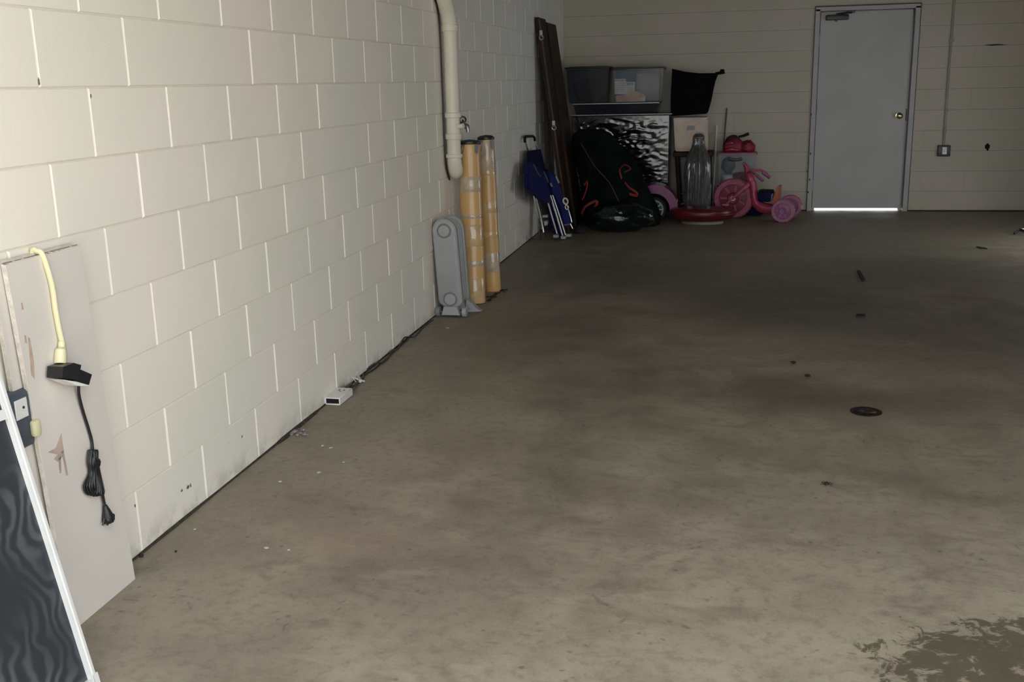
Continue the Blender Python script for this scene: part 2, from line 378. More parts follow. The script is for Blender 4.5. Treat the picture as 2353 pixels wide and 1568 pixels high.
# left wall: a mortar backing and single painted blocks standing proud of it
HS = [0, .205, .407, .612, .817, 1.018, 1.217, 1.411, 1.611, 1.813, 2.015, 2.218]
BL = .42266
DEP = .0055
def block_mesh(name, w, h, depth, cw, ch, gw, gh, m):
    """block face in local x (width) z (height), face at y = 0 looking to -y, chamfered; cw/ch chamfers, gw/gh half gaps"""
    bm = bmesh.new(); x0, x1, z0, z1 = gw, w-gw, gh, h-gh
    o = [(x0, z0), (x1, z0), (x1, z1), (x0, z1)]; i = [(x0+cw, z0+ch), (x1-cw, z0+ch), (x1-cw, z1-ch), (x0+cw, z1-ch)]
    a = [bm.verts.new((x, depth+.02, z)) for x, z in o]; b = [bm.verts.new((x, depth, z)) for x, z in o]; c = [bm.verts.new((x, 0, z)) for x, z in i]
    for A, C in ((a, b), (b, c)):
        for k in range(4): bm.faces.new((A[k], A[(k+1) % 4], C[(k+1) % 4], C[k]))
    bm.faces.new(c); bm.faces.new(a[::-1])
    bmesh.ops.recalc_face_normals(bm, faces=bm.faces)
    me = bpy.data.meshes.new(name); bm.to_mesh(me); bm.free(); me.materials.append(m); return me
bm = B(); quadbox(bm, [(-DEP, YF, 0), (-DEP, YB+.15, 0), (-DEP, YB+.15, ZC), (-DEP, YF, ZC)], (-.19, 0, 0))
WL = structure('wall_left', bm, M_MORTAR)
bm = B(); quadbox(bm, [(0, YF, HS[11]+.004), (0, YB, HS[11]+.004), (0, YB, ZC), (0, YF, ZC)], (-.004, 0, 0)); obj('upper_wall', bm, M_BLOCK, WL)
cache = {}
def put_block(wall, key, w, h, loc, rz, m, prm):
    if key not in cache: cache[key] = block_mesh('block', w, h, *prm, m)
    o = bpy.data.objects.new('block', cache[key]); COL.objects.link(o); o.parent = wall
    o.location = loc; o.rotation_euler = (0, 0, rz); return o
HIDDEN_HEAD = {(7, 1.5), (6, 5.0), (3, 4.0), (5, 4.5)}        # head joints the paint has filled flush
for k in range(11):
    off = 0.0 if k % 2 == 0 else .5                            # joint phase of course k (0 = lowest)
    j = math.floor(YF/BL - off) + off
    while j*BL < YB-.01:
        y0 = max(j*BL, YF); j2 = j+1
        while (k, j2) in HIDDEN_HEAD: j2 += 1
        y1 = min(j2*BL, YB)
        if y1-y0 > .03:
            h = HS[k+1]-HS[k]
            # face looks to +x : rotate local -y to +x (rz = +90), width runs along +y
            put_block(WL, ('L', k, round(y1-y0, 3)), y1-y0, h,
                      (random.uniform(-.0008, .0008), y0, HS[k]), PI/2, M_BLOCK, (DEP, .0042, .0030, .0022, .0012))
        j = j2

for (u, v, w_, h_, sd) in ((432, 1120, .008, .005, 3), (438, 1116, .004, .006, 8), (90, 188, .003, .007, 5), (209, 221, .003, .006, 6), (556, 1004, .004, .006, 2), (310, 1163, .004, .006, 9), (418, 1128, .006, .004, 4)):
    q = wl(u, v, 0); bm = B(); lump(bm, (-.0004, q.y, q.z), (.0016, w_, h_), 12, 8, .4, 2.5, sd); obj('paint_scuff', bm, M_SCUFF, WL)
# back wall with the door opening
DX0, DX1, DZ = 2.580, 3.580, 2.052
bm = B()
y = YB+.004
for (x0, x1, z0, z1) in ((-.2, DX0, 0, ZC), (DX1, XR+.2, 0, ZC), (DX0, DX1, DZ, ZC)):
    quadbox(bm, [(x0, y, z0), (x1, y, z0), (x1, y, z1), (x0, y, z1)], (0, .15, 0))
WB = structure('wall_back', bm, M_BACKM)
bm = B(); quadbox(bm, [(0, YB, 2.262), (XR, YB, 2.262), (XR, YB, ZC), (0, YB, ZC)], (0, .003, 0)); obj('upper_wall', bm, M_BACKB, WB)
RH = .2052
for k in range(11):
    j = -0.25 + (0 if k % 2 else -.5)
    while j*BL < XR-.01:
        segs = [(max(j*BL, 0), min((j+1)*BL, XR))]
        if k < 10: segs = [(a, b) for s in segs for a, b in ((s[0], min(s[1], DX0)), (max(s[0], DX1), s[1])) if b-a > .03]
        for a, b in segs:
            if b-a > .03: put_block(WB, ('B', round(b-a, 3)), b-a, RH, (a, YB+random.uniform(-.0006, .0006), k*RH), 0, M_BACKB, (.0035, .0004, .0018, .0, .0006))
        j += 1
# right wall with an open side doorway, front wall round the garage mouth
bm = B()
for (y0, y1, z0, z1) in ((YF, SIDE[0], 0, ZC), (SIDE[1], YB+.15, 0, ZC), (SIDE[0], SIDE[1], SIDE[3], ZC)):
    quadbox(bm, [(XR, y0, z0), (XR, y1, z0), (XR, y1, z1), (XR, y0, z1)], (.15, 0, 0))
structure('wall_right', bm, M_RIGHT)
bm = B()
for (x0, x1, z0, z1) in ((MOUTH[0], MOUTH[1], MOUTH[2], ZC), (MOUTH[1], XR+.15, 0, ZC), (-.2, MOUTH[0], 0, ZC)):
    quadbox(bm, [(x0, YF, z0), (x1, YF, z0), (x1, YF, z1), (x0, YF, z1)], (0, -.15, 0))
structure('wall_front', bm, M_RIGHT)

# dirty, broken expansion joint where slab meets wall
bm = B(); va = []; yy = -1.6
while yy < 8.7:
    w = .003 + .006*max(0, noise.noise(Vector((yy*2.3, 1, 0)))+.25) + (.007 if 1.02 < yy < 1.42 else 0)
    va.append((yy, w)); yy += .045
top = [(bm.verts.new((.0005, y_, .0008)), bm.verts.new((w, y_, .0009)), bm.verts.new((.0005, y_, .006+.5*w))) for y_, w in va]
for A, C in zip(top, top[1:]):
    bm.faces.new((A[0], A[1], C[1], C[0])); bm.faces.new((A[1], A[2], C[2], C[1]))
structure('trim_1', bm, M_GAP)
bm = B(); box(bm, ((DX1+XR)/2, YB-.004, .006), (XR-DX1, .012, .012), .003); box(bm, (DX0/2, YB-.004, .006), (DX0, .012, .012), .003)
structure('trim_2', bm, M_GAP)

# ---------------------------------------------------------------- steel back door
door = bpy.data.objects.new('door_1', None); COL.objects.link(door); door.location = ((DX0+DX1)/2, YB, 0)
ORG[door.as_pointer()] = Vector(door.location); door['kind'] = 'structure'
JW = .048; LX0, LX1 = DX0+JW+.004, DX1-JW-.008
bm = B(); box(bm, ((LX0+LX1)/2, YB+.05, .026+(1.985)/2), (LX1-LX0, .044, 1.985), .002)
slab = obj('door_panel', bm, M_DOOR, door)
bm = B()
box(bm, (DX0+JW/2-.004, YB+.03, 1.02), (JW, .10, 2.04), .003); box(bm, (DX1-JW/2+.004, YB+.03, 1.02), (JW, .10, 2.04), .003)
box(bm, ((DX0+DX1)/2, YB+.03, 2.04), (DX1-DX0+.006, .10, .042), .003)
obj('door_frame', bm, M_FRAME, door)
bm = B()
box(bm, (DX0+.035, YB+.092, 1.02), (.09, .03, 2.04), .002); box(bm, (DX1-.035, YB+.092, 1.02), (.09, .03, 2.04), .002); box(bm, ((DX0+DX1)/2, YB+.092, 2.02), (DX1-DX0, .03, .09), .002)
obj('door_stop', bm, M_FRAME, door)
bm = B()
for xx in (DX0+.0, DX1-.0): box(bm, (xx+(.006 if xx > 3 else -.006), YB-.008, 1.03), (.007, .022, 2.06), .002)
box(bm, ((DX0+DX1)/2, YB-.008, 2.066), (DX1-DX0+.02, .022, .008), .002)
obj('frame_shadow_line', bm, M_DMETAL, door, label='dark bead drawn for the shadow line around the frame')  # shading line around the frame, built as a dark strip
bm = B(); lathe(bm, [(.0, 0), (.033, 0), (.033, .006), (.014, .01), (.012, .03), (.024, .038), (.031, .052), (.030, .064), (.018, .074), (0, .076)], 20, axis_m((3.447, YB+.028, .973), (0, -1, 0)))
obj('door_knob', bm, M_BRASS, slab, label='round brass knob')
bm = B(); box(bm, (LX1-.006, YB+.026, .98), (.010, .006, .12), .002); obj('latch_plate', bm, M_DMETAL, slab, label='dark latch plate at the door edge')
cl = obj('door_closer', (lambda b: (box(b, (2.79, YB-.005, 1.955), (.22, .062, .052), .008, seg=2), b)[1])(B()), M_DMETAL, slab, label='dark overhead closer')
bm = B(); box(bm, (2.79, YB-.03, 1.955), (.20, .012, .016), .003); obj('closer_cover_strip', bm, M_STEEL, slab, label='pale strip on the closer')
bm = B(); tube(bm, [(2.78, YB-.03, 1.985), (2.86, YB-.075, 1.992), (2.93, YB-.01, 1.998)], .009, 6); box(bm, (2.92, YB-.008, 2.005), (.08, .02, .022), .003); tube(bm, [(2.78, YB-.03, 1.93), (2.78, YB-.03, 1.915)], .01, 6)
obj('closer_arm', bm, M_DMETAL, slab)
for z in (1.74, 1.05, .27):
    bm = B(); tube(bm, [(LX0-.006, YB+.018, z-.055), (LX0-.006, YB+.018, z+.055)], .0085, 8); box(bm, (LX0-.02, YB-.018+.004, z), (.022, .006, .1), .001)
    obj('hinge', bm, M_DMETAL if z == 1.05 else M_FRAME, slab)
bm = B()
for z, dx in ((1.0, -.075), (.60, -.062), (.50, -.08), (.42, -.085), (.33, -.06), (.2, -.07)):
    lump(bm, (LX0+dx+.02, YB-.021, z), (.007, .002, .012), 8, 6, .2, 2, z*9)
obj('chipped_paint_spot', bm, M_DMETAL, door, kind='stuff')

# conduit, outlet box and hole
cx = 3.893
t = thing('conduit_run', 'thin painted metal conduit running down the back wall right of the grey door', 'conduit', (cx, YB, .676))
bm = B(); tube(bm, [(cx+.0, YB-.016, .66), (cx-.005, YB-.016, 1.3), (cx-.003, YB-.016, ZC-.01)], .011, 8); obj('tube', bm, M_COND, t)
for z in (1.02, .82):
    bm = B(); lathe(bm, [(.0, -.022), (.0145, -.022), (.0145, .022), (0, .022)], 12, Matrix.Translation((cx, YB-.016, z))); obj('coupling', bm, M_COND, t)
bm = B(); box(bm, (cx, YB-.013, 1.7), (.05, .026, .018), .003); obj('strap', bm, M_COND, t)
t = thing('outlet_box', 'small dark metal outlet box with pale switch plate at the foot of the conduit', 'outlet', (cx+.004, YB, .565))
bm = B(); box(bm, (cx+.004, YB-.024, .618), (.122, .048, .112), .008, seg=2); b_ = obj('box_body', bm, M_DMETAL, t)
bm = B(); box(bm, (cx+.006, YB-.050, .620), (.046, .006, .075), .002); obj('cover_plate', bm, M_STEEL, t)
bm = B(); box(bm, (cx+.010, YB-.055, .626), (.014, .008, .034), .002); obj('switch', bm, M_WHITE, t)
bm = B()
lump(bm, (4.312, YB-.001, .657), (.024, .004, .026), 12, 8, .25, 2, 3); lump(bm, (4.318, YB-.001, .628), (.010, .004, .018), 10, 6, .25, 2, 5)
tag(rebase(obj('wall_hole', bm, M_HOLE)), 'small dark broken hole in the back wall right of the outlet box', 'hole')
bm = B(); lump(bm, (4.31, YB-.001, 1.645), (.09, .002, .006), 14, 6, .3, 2, 3)
tag(rebase(obj('crack', bm, M_GAP)), 'short dark horizontal crack high on the back wall right of the conduit', 'crack')

# ---------------------------------------------------------------- drain pipe on the left wall
t = thing('drain_pipe', 'cream painted drain pipe with bends and collars on the left block wall', 'pipe', (.07, 3.74, .8))
px, py = .062, 3.745
bm = B(); tube(bm, [(px, py, 1.775), (px, py, .92)], .0445, 18); obj('pipe_section', bm, M_PIPE, t)
bm = B(); tube(bm, [(px, py-.60, 2.42), (px, py-.16, 1.95)], .0445, 18); obj('pipe_section', bm, M_PIPE, t)
bm = B(); tube(bm, [(px, py-.17, 1.96), (px, py-.10, 1.885), (px, py-.035, 1.815), (px, py, 1.735)], .047, 18, smooth=4); obj('bend', bm, M_PIPE, t)
bm = B(); tube(bm, [(px, py, .935), (px, py+.006, .905), (px, py+.026, .866), (px-.005, py+.05, .852)], .046, 18, smooth=4); obj('bend', bm, M_PIPE, t)
for z, h in ((1.725, .020), (1.205, .016), (1.075, .018), (.955, .012)):
    bm = B(); lathe(bm, [(0, -h), (.050, -h), (.0535, -h+.004), (.0535, h-.004), (.050, h), (0, h)], 20, Matrix.Translation((px, py, z))); obj('collar', bm, M_PIPE, t)
bm = B(); tube(bm, [(px+.03, py-.01, 1.135), (px+.072, py-.02, 1.14)], .016, 10); cl_ = obj('clean_out', bm, M_PIPE, t)
t = thing('wall_tap', 'small chrome tap sticking out beside the drain pipe above the cardboard tubes', 'tap', (.11, 3.86, 1.10))
bm = B(); tube(bm, [(.0, 3.90, 1.135), (.10, 3.87, 1.135), (.125, 3.86, 1.125), (.13, 3.858, 1.095)], [.016, .017, .017, .013], 10, smooth=2); obj('tap_body', bm, M_STEEL, t)
bm = B(); ring_torus(bm, (.098, 3.85, 1.172), (.3, -1, .3), .020, .006, 14, 6); tube(bm, [(.098, 3.85, 1.172), (.1, 3.868, 1.14)], .006, 6); obj('tap_handle', bm, M_DMETAL, t)
# thin dark line that draws the shadow gap beside the pipe
bm = B(); tube(bm, [(.012, 3.30, 2.30), (.012, 3.55, 1.95), (.012, 3.690, 1.80), (.012, 3.712, 1.4), (.012, 3.715, 1.0), (.012, 3.735, .88), (.012, 3.80, .80)], .0055, 6, smooth=3)
tag(rebase(obj('pipe_shadow_line', bm, M_BLACKP)), 'thin black line drawing the shadow gap at the left side of the drain pipe', 'shadow line')

# ---------------------------------------------------------------- oil radiator
RX, RY = .098, 3.35
t = thing('oil_radiator', 'grey oil-filled radiator on small wheels standing against the left wall', 'heater', (RX, RY+.1, 0))
lean = -.055
def stad(w, z0, z1, n=10, taper=0.0):
    """upright stadium outline, list of (x, z)"""
    r = w/2; out = []
    for i in range(n+1): a = PI*i/n; out.append((math.cos(a)*r*(1-taper), z1-r+math.sin(a)*r))
    for i in range(n+1): a = PI+PI*i/n; out.append((math.cos(a)*r, z0+r*.6+math.sin(a)*r*.6))
    return out
def plate(bm, outl, y0, y1, inset=.006):
    def ring(y, k): 
        cz = .33; return [bm.verts.new((RX+x*k+lean*(z-.3), y, cz+(z-cz)*(1-(1-k)*.35))) for x, z in outl]
    rs = [ring(y0+inset, 1.0), ring(y0, .90)] ; rb = [ring(y1-inset, 1.0), ring(y1, .90)]
    n = len(outl)
    for A, C in ((rs[1], rs[0]), (rs[0], rb[0]), (rb[0], rb[1])):
        for k in range(n): bm.faces.new((A[k], A[(k+1) % n], C[(k+1) % n], C[k]))
    bm.faces.new(rs[1][::-1]); bm.faces.new(rb[1])
bm = B(); plate(bm, stad(.150, .062, .608), RY, RY+.045, .008); cap = obj('end_cap', bm, M_GREY, t)
for z in (.535, .115):
    xx = RX+lean*(z-.3)
    bm = B(); ring_torus(bm, (xx, RY, z), (0, 1, 0), .041, .0042, 28, 6); obj('boss_ring', bm, M_GREYD, cap)
    bm = B(); lathe(bm, [(.037, 0), (.034, .006), (0, .009)], 24, axis_m((xx, RY, z), (0, -1, 0))); obj('boss', bm, M_GREY, cap)
for i in range(3):
    y0 = RY+.050+i*.040
    bm = B(); plate(bm, stad(.138, .075, .592), y0, y0+.030, .010); obj('fin', bm, M_GREY, t)
for z in (.535, .115):
    bm = B(); tube(bm, [(RX+lean*(z-.3), RY+.03, z), (RX+lean*(z-.3), RY+.19, z)], .024, 12); obj('oil_tube', bm, M_GREY, t)
bm = B(); plate(bm, stad(.150, .062, .608), RY+.170, RY+.215, .010); obj('control_housing', bm, M_GREY, t)
for yy_, dx in ((RY+.018, 0), (RY+.185, .0)):
    bm = B(); quadbox(bm, [(RX-.048, yy_-.018, .015), (RX+.068, yy_-.018, .015), (RX+.05, yy_-.018, .068), (RX-.032, yy_-.018, .068)], (0, .036, 0)); br = obj('foot_bracket', bm, M_GREY, t)
    bm = B(); tube(bm, [(RX-.075, yy_+.01, .030), (RX+.092, yy_+.01, .030)], .005, 6); obj('axle', bm, M_GREYD, br)
    for sx in (-.075, .092):
        bm = B(); lathe(bm, [(0, -.014), (.026, -.014), (.031, -.010), (.031, .010), (.026, .014), (0, .014)], 20, axis_m((RX+sx, yy_+.01, .031), (1, 0, 0))); obj('wheel', bm, M_GREYD if sx < 0 else M_GREY, t)
bm = B(); quadbox(bm, [(RX+.06, RY+.17, .0), (RX+.165, RY+.17, .004), (RX+.14, RY+.17, .018), (RX+.07, RY+.17, .085)], (0, .05, 0)); obj('rear_foot', bm, M_GREY, t)
cpts = [fl(997, 735, .02), fl(985, 742, .006), fl(972, 752, .006), fl(958, 768, .006), fl(948, 775, .02), fl(930, 776, .02), fl(921, 790, .012), fl(912, 803, .006), fl(900, 806, .012), fl(893, 820, .008), fl(882, 832, .006), fl(862, 836, .018), fl(848, 845, .012), fl(836, 855, .006), fl(834, 868, .008), fl(824, 876, .012), fl(812, 888, .018)]
bm = B(); tube(bm, cpts, .0042, 6, smooth=4); obj('power_cord', bm, M_BLACKP, t, label='crinkled black cord')
bm = B(); tube(bm, [fl(806, 884, .022), fl(796, 898, .020)], [.010, .018], 8); box(bm, fl(800, 893, .022), (.026, .05, .024), .005); obj('plug', bm, M_BLACKP, t)
bm = B(); tube(bm, [fl(938, 779, .005), fl(914, 800, .005), fl(898, 815, .005), fl(872, 838, .005), fl(858, 850, .005), fl(838, 862, .005), fl(820, 880, .005), fl(808, 892, .02)], .0035, 6, smooth=3)
tag(rebase(obj('spare_cord', bm, M_BLACKP)), 'second thin black cord lying along the wall foot beside the heater cord', 'cord')
bm = B(); tube(bm, [fl(812, 868, .03), fl(822, 872, .02), fl(838, 877, .006)], .0045, 6, flat=.5); tube(bm, [fl(824, 868, .014), fl(828, 876, .014)], .009, 8); tube(bm, [fl(808, 866, .045), fl(818, 878, .02)], .002, 5)
tag(rebase(obj('cable_tie', bm, M_CHIP)), 'white twist tie around the heater cord just behind its plug', 'cable tie')
# white power block the heater is plugged into
p0 = fl(779, 920); d = (fl(800, 900)-fl(757, 934)); d.z = 0; d.normalize(); ang = math.atan2(d.y, d.x)
t = thing('power_block', 'white plastic outlet block with a dark open end on the floor by the wall', 'power block', (p0.x, p0.y, 0))
Rz = Matrix.Rotation(ang, 3, 'Z')
def pb(bm, lx, ly, lz, sx, sy, sz, bev=.002): box(bm, Vector((p0.x, p0.y, 0)) + Rz @ Vector((lx, ly, lz)), (sx, sy, sz), bev, Rz)
bm = B(); pb(bm, 0, 0, .033, .160, .074, .006); pb(bm, 0, 0, .004, .160, .074, .006); pb(bm, 0, .034, .0185, .160, .006, .032); pb(bm, 0, -.034, .0185, .160, .006, .032); pb(bm, .068, 0, .0185, .02, .072, .030)
obj('casing', bm, M_WHITE, t)
bm = B(); pb(bm, -.012, 0, .0185, .125, .060, .022, .001); obj('socket_insert', bm, M_HOLE, t, label='dark recess in the open end')
bm = B()
for q in (-.012, .012): pb(bm, .04, q, .0363, .016, .005, .002, .0005)
pb(bm, .02, 0, .0363, .006, .006, .002, .0005); obj('socket_slots', bm, M_DMETAL, t)

# ---------------------------------------------------------------- two wrapped cardboard tubes
def card_tube(foot, top, r, label, bands, grp):
    t = thing('cardboard_tube', label, 'tube', foot, group=None)
    f, p = Vector(foot), Vector(top); d = p-f; L = d.length; M = axis_m(f, d)
    def jit(amp):
        return lambda q, a: Vector((q.x*(1+amp*noise.noise(Vector((a*1.3, q.z*7, r*50)))), q.y*(1+amp*noise.noise(Vector((a*1.3, q.z*7, r*50)))), q.z))
    bm = B(); lathe(bm, [(r*.93, .0)]+[(r, .01+i*(L-.02)/14) for i in range(15)]+[(r*.97, L)], 28, M, jitter=jit(.05)); obj('tube_body', bm, M_CARD, t)
    bm = B(); lathe(bm, [(0, L-.006), (r*1.03, L-.006), (r*1.07, L+.002), (r*1.05, L+.010), (r*.75, L+.022), (0, L+.028)], 28, M); obj('end_cap', bm, M_BLACKP, t, label='black plastic end cap')
    for z0, z1, m in bands:
        bm = B(); lathe(bm, [(r*.985, z0*L), (r*1.012, z0*L+.004), (r*1.014, (z0+z1)/2*L), (r*1.012, z1*L-.004), (r*.985, z1*L)], 28, M, jitter=jit(.05)); obj('tape_band', bm, m, t)
    R3 = M.to_3x3().transposed(); lv = R3 @ Vector((.22, -.97, 0)); am = math.atan2(lv.y, lv.x)
    for a0, a1, h in ((am-1.15, am-.35, .085), (am+.50, am+.95, .07)):
        bm = B(); pts = [M @ Vector((math.cos(a)*r*1.06, math.sin(a)*r*1.06, z)) for a, z in ((a0, L-.008), ((a0+a1)/2, L-.008), (a1, L-.008), ((a0*.4+a1*.6), L-h), (a0, L-h*.8))]
        quadbox(bm, pts, (Vector(pts[0])-(M @ Vector((0, 0, L)))).normalized()*-.002)
        obj('torn_film', bm, M_GREYD, t, label='grey torn film under the cap')
    return t
card_tube((.152, 3.80, 0), (.126, 3.885, 1.020), .072, 'nearer of two orange cardboard tubes taped with clear bands, right beside the radiator',
          [(.0, .16, M_TAPE), (.235, .275, M_TAPES), (.36, .50, M_TAPE), (.535, .565, M_TAPES), (.70, .80, M_TAPES)], None)
card_tube((.187, 4.20, 0), (.155, 4.24, 1.030), .055, 'farther orange cardboard tube with a wide pale film collar below its black cap',
          [(.13, .26, M_TAPES), (.36, .40, M_TAPE), (.52, .60, M_TAPE), (.765, .80, M_TAPE), (.80, .99, M_TAPES)], None)
bm = B()
for i in range(10):
    q = fl(1120+i*4.2, 690-i*2.4+random.uniform(-4, 4)); tube(bm, [q+Vector((random.uniform(-.03, .03), random.uniform(-.05, .05), .006)) for _ in range(3)], .003, 5)
o = obj('film_scraps', bm, M_BLACKP); tag(o, 'curled dark scraps of film on the floor at the foot of the tubes', 'scraps'); o['kind'] = 'stuff'

# ---------------------------------------------------------------- leaning gypsum boards at the front
gy = (-.470, -.165)
def gyp(i, y0, y1, h, xb, xt, label, front=False):
    """board of 12.5 mm: bottom back edge at x = xb, top back edge at xt"""
    t = thing('gypsum_board', label, 'board', (xb, (y0+y1)/2, 0), group=None)
    n = Vector((h, 0, xb-xt)).normalized()*.0115
    b0, b1, t1, t0 = Vector((xb, y0, 0)), Vector((xb, y1, 0)), Vector((xt, y1-.010, h)), Vector((xt, y0-.012, h))
    z0 = Vector((0, 0, max(0, -n.z)))
    bm = B(); quadbox(bm, [b0+z0, b1+z0, t1, t0], n); obj('core', bm, M_GYPE, t)
    bm = B(); e = n.normalized(); quadbox(bm, [b0+z0+n+Vector((0, .001, 0)), b1+z0+n-Vector((0, .001, 0)), t1+n-Vector((0, .001, .002)), t0+n+Vector((0, .001, -.002))], e*.0012); obj('paper_face', bm, M_GYP, t)
    if front: # ragged brown paper along the top edge
        bm = B(); k = 26
        for j in range(k):
            a = t0.lerp(t1, j/k); b = t0.lerp(t1, (j+1)/k)
            if noise.noise(Vector((j*.9, 2, 0))) > -.25:
                w = .003+.006*random.random(); quadbox(bm, [a+n*(.3), b+n*(.3), b+n*1.02-Vector((0, 0, w)), a+n*1.02-Vector((0, 0, w*.7))], Vector((.0008, 0, .0016)))
        obj('torn_edge', bm, M_KRAFT, t, label='ragged brown paper at the cut top edge')
    return t, n, (b0, b1, t1, t0)
gyp(0, gy[0]-.030, gy[1]-.008, 1.000, .032, .006, 'rear gypsum board of the leaning pair, its edge showing at the left')
T_, n_, Q_ = gyp(1, gy[0], gy[1], .995, .062, .022, 'front cream-faced gypsum board with a brown tear leaning on the left wall', True)
def on_board(u, v, lift=.002):
    """point of the front board's face seen at (u, v)"""
    b0, b1, t1, t0 = Q_; nn = n_.normalized(); o = b0+n_+nn*(.0012+lift); d = ray(u, v)
    return CAM + d*((o-CAM).dot(nn)/d.dot(nn))
bm = B()
for pol in (((141, 995), (147, 1040), (140, 1055), (133, 1062), (124, 1055), (133, 1045), (110, 1040), (128, 1030)), ((140, 1040), (146, 1035), (157, 1092), (152, 1094), (146, 1060)), ((134, 1055), (140, 1050), (141, 1088), (137, 1088))):
    quadbox(bm, [on_board(u, v, .0006) for u, v in pol], n_.normalized()*-.0012)
obj('torn_patch', bm, M_TORN, T_, label='brown tear in the paper face')
for pol in (((48, 695), (52, 697), (55, 712), (50, 712)), ((64, 775), (69, 778), (78, 830), (80, 872), (72, 862), (68, 820)), ((56, 770), (60, 772), (62, 790), (57, 786))):
    bm = B(); quadbox(bm, [on_board(u, v, .0006) for u, v in pol], n_.normalized()*-.0012)
    obj('chipped_edge_patch', bm, M_TORN, T_, label='brown chip along the left edge')

# yellow extension cord over the board, black adapter and its bundled lead
xc = on_board(100, 592, .006)
bm = B()
pts = [Vector((.010, xc.y-.01, .60)), Vector((.0065, xc.y-.005, .90)), Vector((.010, xc.y, 1.000)), Vector((.024, xc.y, 1.004)), Vector((xc.x-.004, xc.y, .999)), on_board(108, 615, .008), on_board(120, 660, .009), on_board(127, 710, .009), on_board(135, 755, .009), on_board(143, 790, .010)]
t = thing('extension_cord', 'yellowed extension cord hanging over the top of the front gypsum board', 'cord', tuple(on_board(143, 830)))
tube(bm, pts, .0075, 10, smooth=4, flat=.8); obj('cord', bm, M_YEL, t)
bm = B(); tube(bm, [on_board(142, 786, .011), on_board(142, 800, .012), on_board(140, 806, .014), on_board(139, 836, .016)], [.009, .010, .015, .016], 12); obj('socket', bm, M_YEL, t, label='ribbed yellow socket end')
A0 = on_board(147, 858, .022)
t = thing('plug_adapter', 'angular black plug adapter with a pale underside hanging from the yellow cord', 'adapter', tuple(A0))
def bo(u, v, l): return on_board(u, v, l)
bm = B(); quadbox(bm, [bo(107, 868, .008), bo(144, 873, .008), bo(152, 838, .008), bo(134, 833, .008), bo(121, 838, .008), bo(109, 842, .008)], (.045, 0, .0)); obj('main_block', bm, M_BLACKP, t)
bm = B(); quadbox(bm, [bo(143, 875, .006), bo(180, 884, .006), bo(187, 860, .006), bo(154, 846, .006)], (.032, 0, 0)); obj('side_block', bm, M_BLACKP, t)
bm = B(); quadbox(bm, [bo(112, 871, .010), bo(145, 876, .010), bo(176, 885, .010), bo(150, 886, .010)], (.040, 0, -.0005)); obj('label_plate', bm, M_PAPER, t, label='pale underside label')
t = thing('adapter_lead', 'black lead in a tight bundle with a plug hanging in front of the gypsum board', 'cord', tuple(on_board(245, 1205)))
bm = B(); tube(bm, [bo(181, 880, .02), bo(181, 905, .012), bo(189, 940, .008), bo(203, 985, .007), bo(211, 1015, .007), bo(213, 1040, .010)], .0042, 8, smooth=4); obj('lead', bm, M_BLACKP, t)
random.seed(3)
for i in range(6):
    s = (i-2.5)/2.5
    P0 = [(212+s*8, 1036), (209+s*7, 1062), (212+s*7, 1088), (208+s*15, 1118), (218+s*17, 1136+4*(1-abs(s))), (226+s*12, 1128), (222+s*8, 1092), (218+s*6, 1060), (216+s*8, 1038)]
    bm = B(); q = [bo(u, v, .008+.010*((i*7) % 5)/5+.003*(j % 2)) for j, (u, v) in enumerate(P0)]
    tube(bm, smooth_path(q+[q[0]], 3)[:-1], .0036, 6, closed=True); obj('cord_loop', bm, M_BLACKP, t)
bm = B(); tube(bm, [bo(213, 1064, .013), bo(222, 1066, .013)], .0165, 10, flat=.8); obj('tie', bm, M_BLACKP, t)
bm = B(); tube(bm, [bo(234, 1128, .012), bo(238, 1150, .010), bo(242, 1168, .012)], .0042, 8, smooth=3); obj('lead_end', bm, M_BLACKP, t)
bm = B(); tube(bm, [bo(241, 1162, .012), bo(244, 1172, .012), bo(247, 1186, .013), bo(250, 1200, .013)], [.006, .010, .016, .015], 10); box(bm, bo(249, 1193, .013), (.024, .034, .020), .004); plug = obj('plug', bm, M_BLACKP, t)
bm = B(); tube(bm, [bo(240, 1192, .013), bo(236, 1208, .013)], .0028, 6); tube(bm, [bo(248, 1198, .013), bo(247, 1208, .013)], .0028, 6); ring_torus(bm, bo(260, 1187, .012), (1, 0, 0), .006, .002, 10, 5); obj('prong', bm, M_BLACKP, plug)

# blue outlet box on the wall behind the screen, with a yellow plug in it
o_ = wl(42, 955, .03)
t = thing('wall_outlet_box', 'blue-grey outlet box with white plate and yellow plug behind the white screen frame', 'outlet', (.0, o_.y, o_.z-.07))
bm = B(); box(bm, (.022, o_.y-.022, o_.z-.012), (.044, .135, .150), .014, seg=3); obj('box_body', bm, M_BLUEBOX, t)
bm = B(); box(bm, (.046, o_.y-.006, o_.z+.02), (.004, .045, .05), .001); pl = obj('cover_plate', bm, M_WHITE, t)
bm = B(); lathe(bm, [(.004, 0), (.003, .002), (0, .003)], 8, axis_m((.048, o_.y+.0, o_.z+.022), (1, 0, 0))); obj('screw', bm, M_DMETAL, pl)
bm = B(); box(bm, (.052, o_.y+.030, o_.z-.042), (.02, .026, .045), .008, seg=2); obj('yellow_plug', bm, M_YEL, t, label='yellow plug pushed into the box')

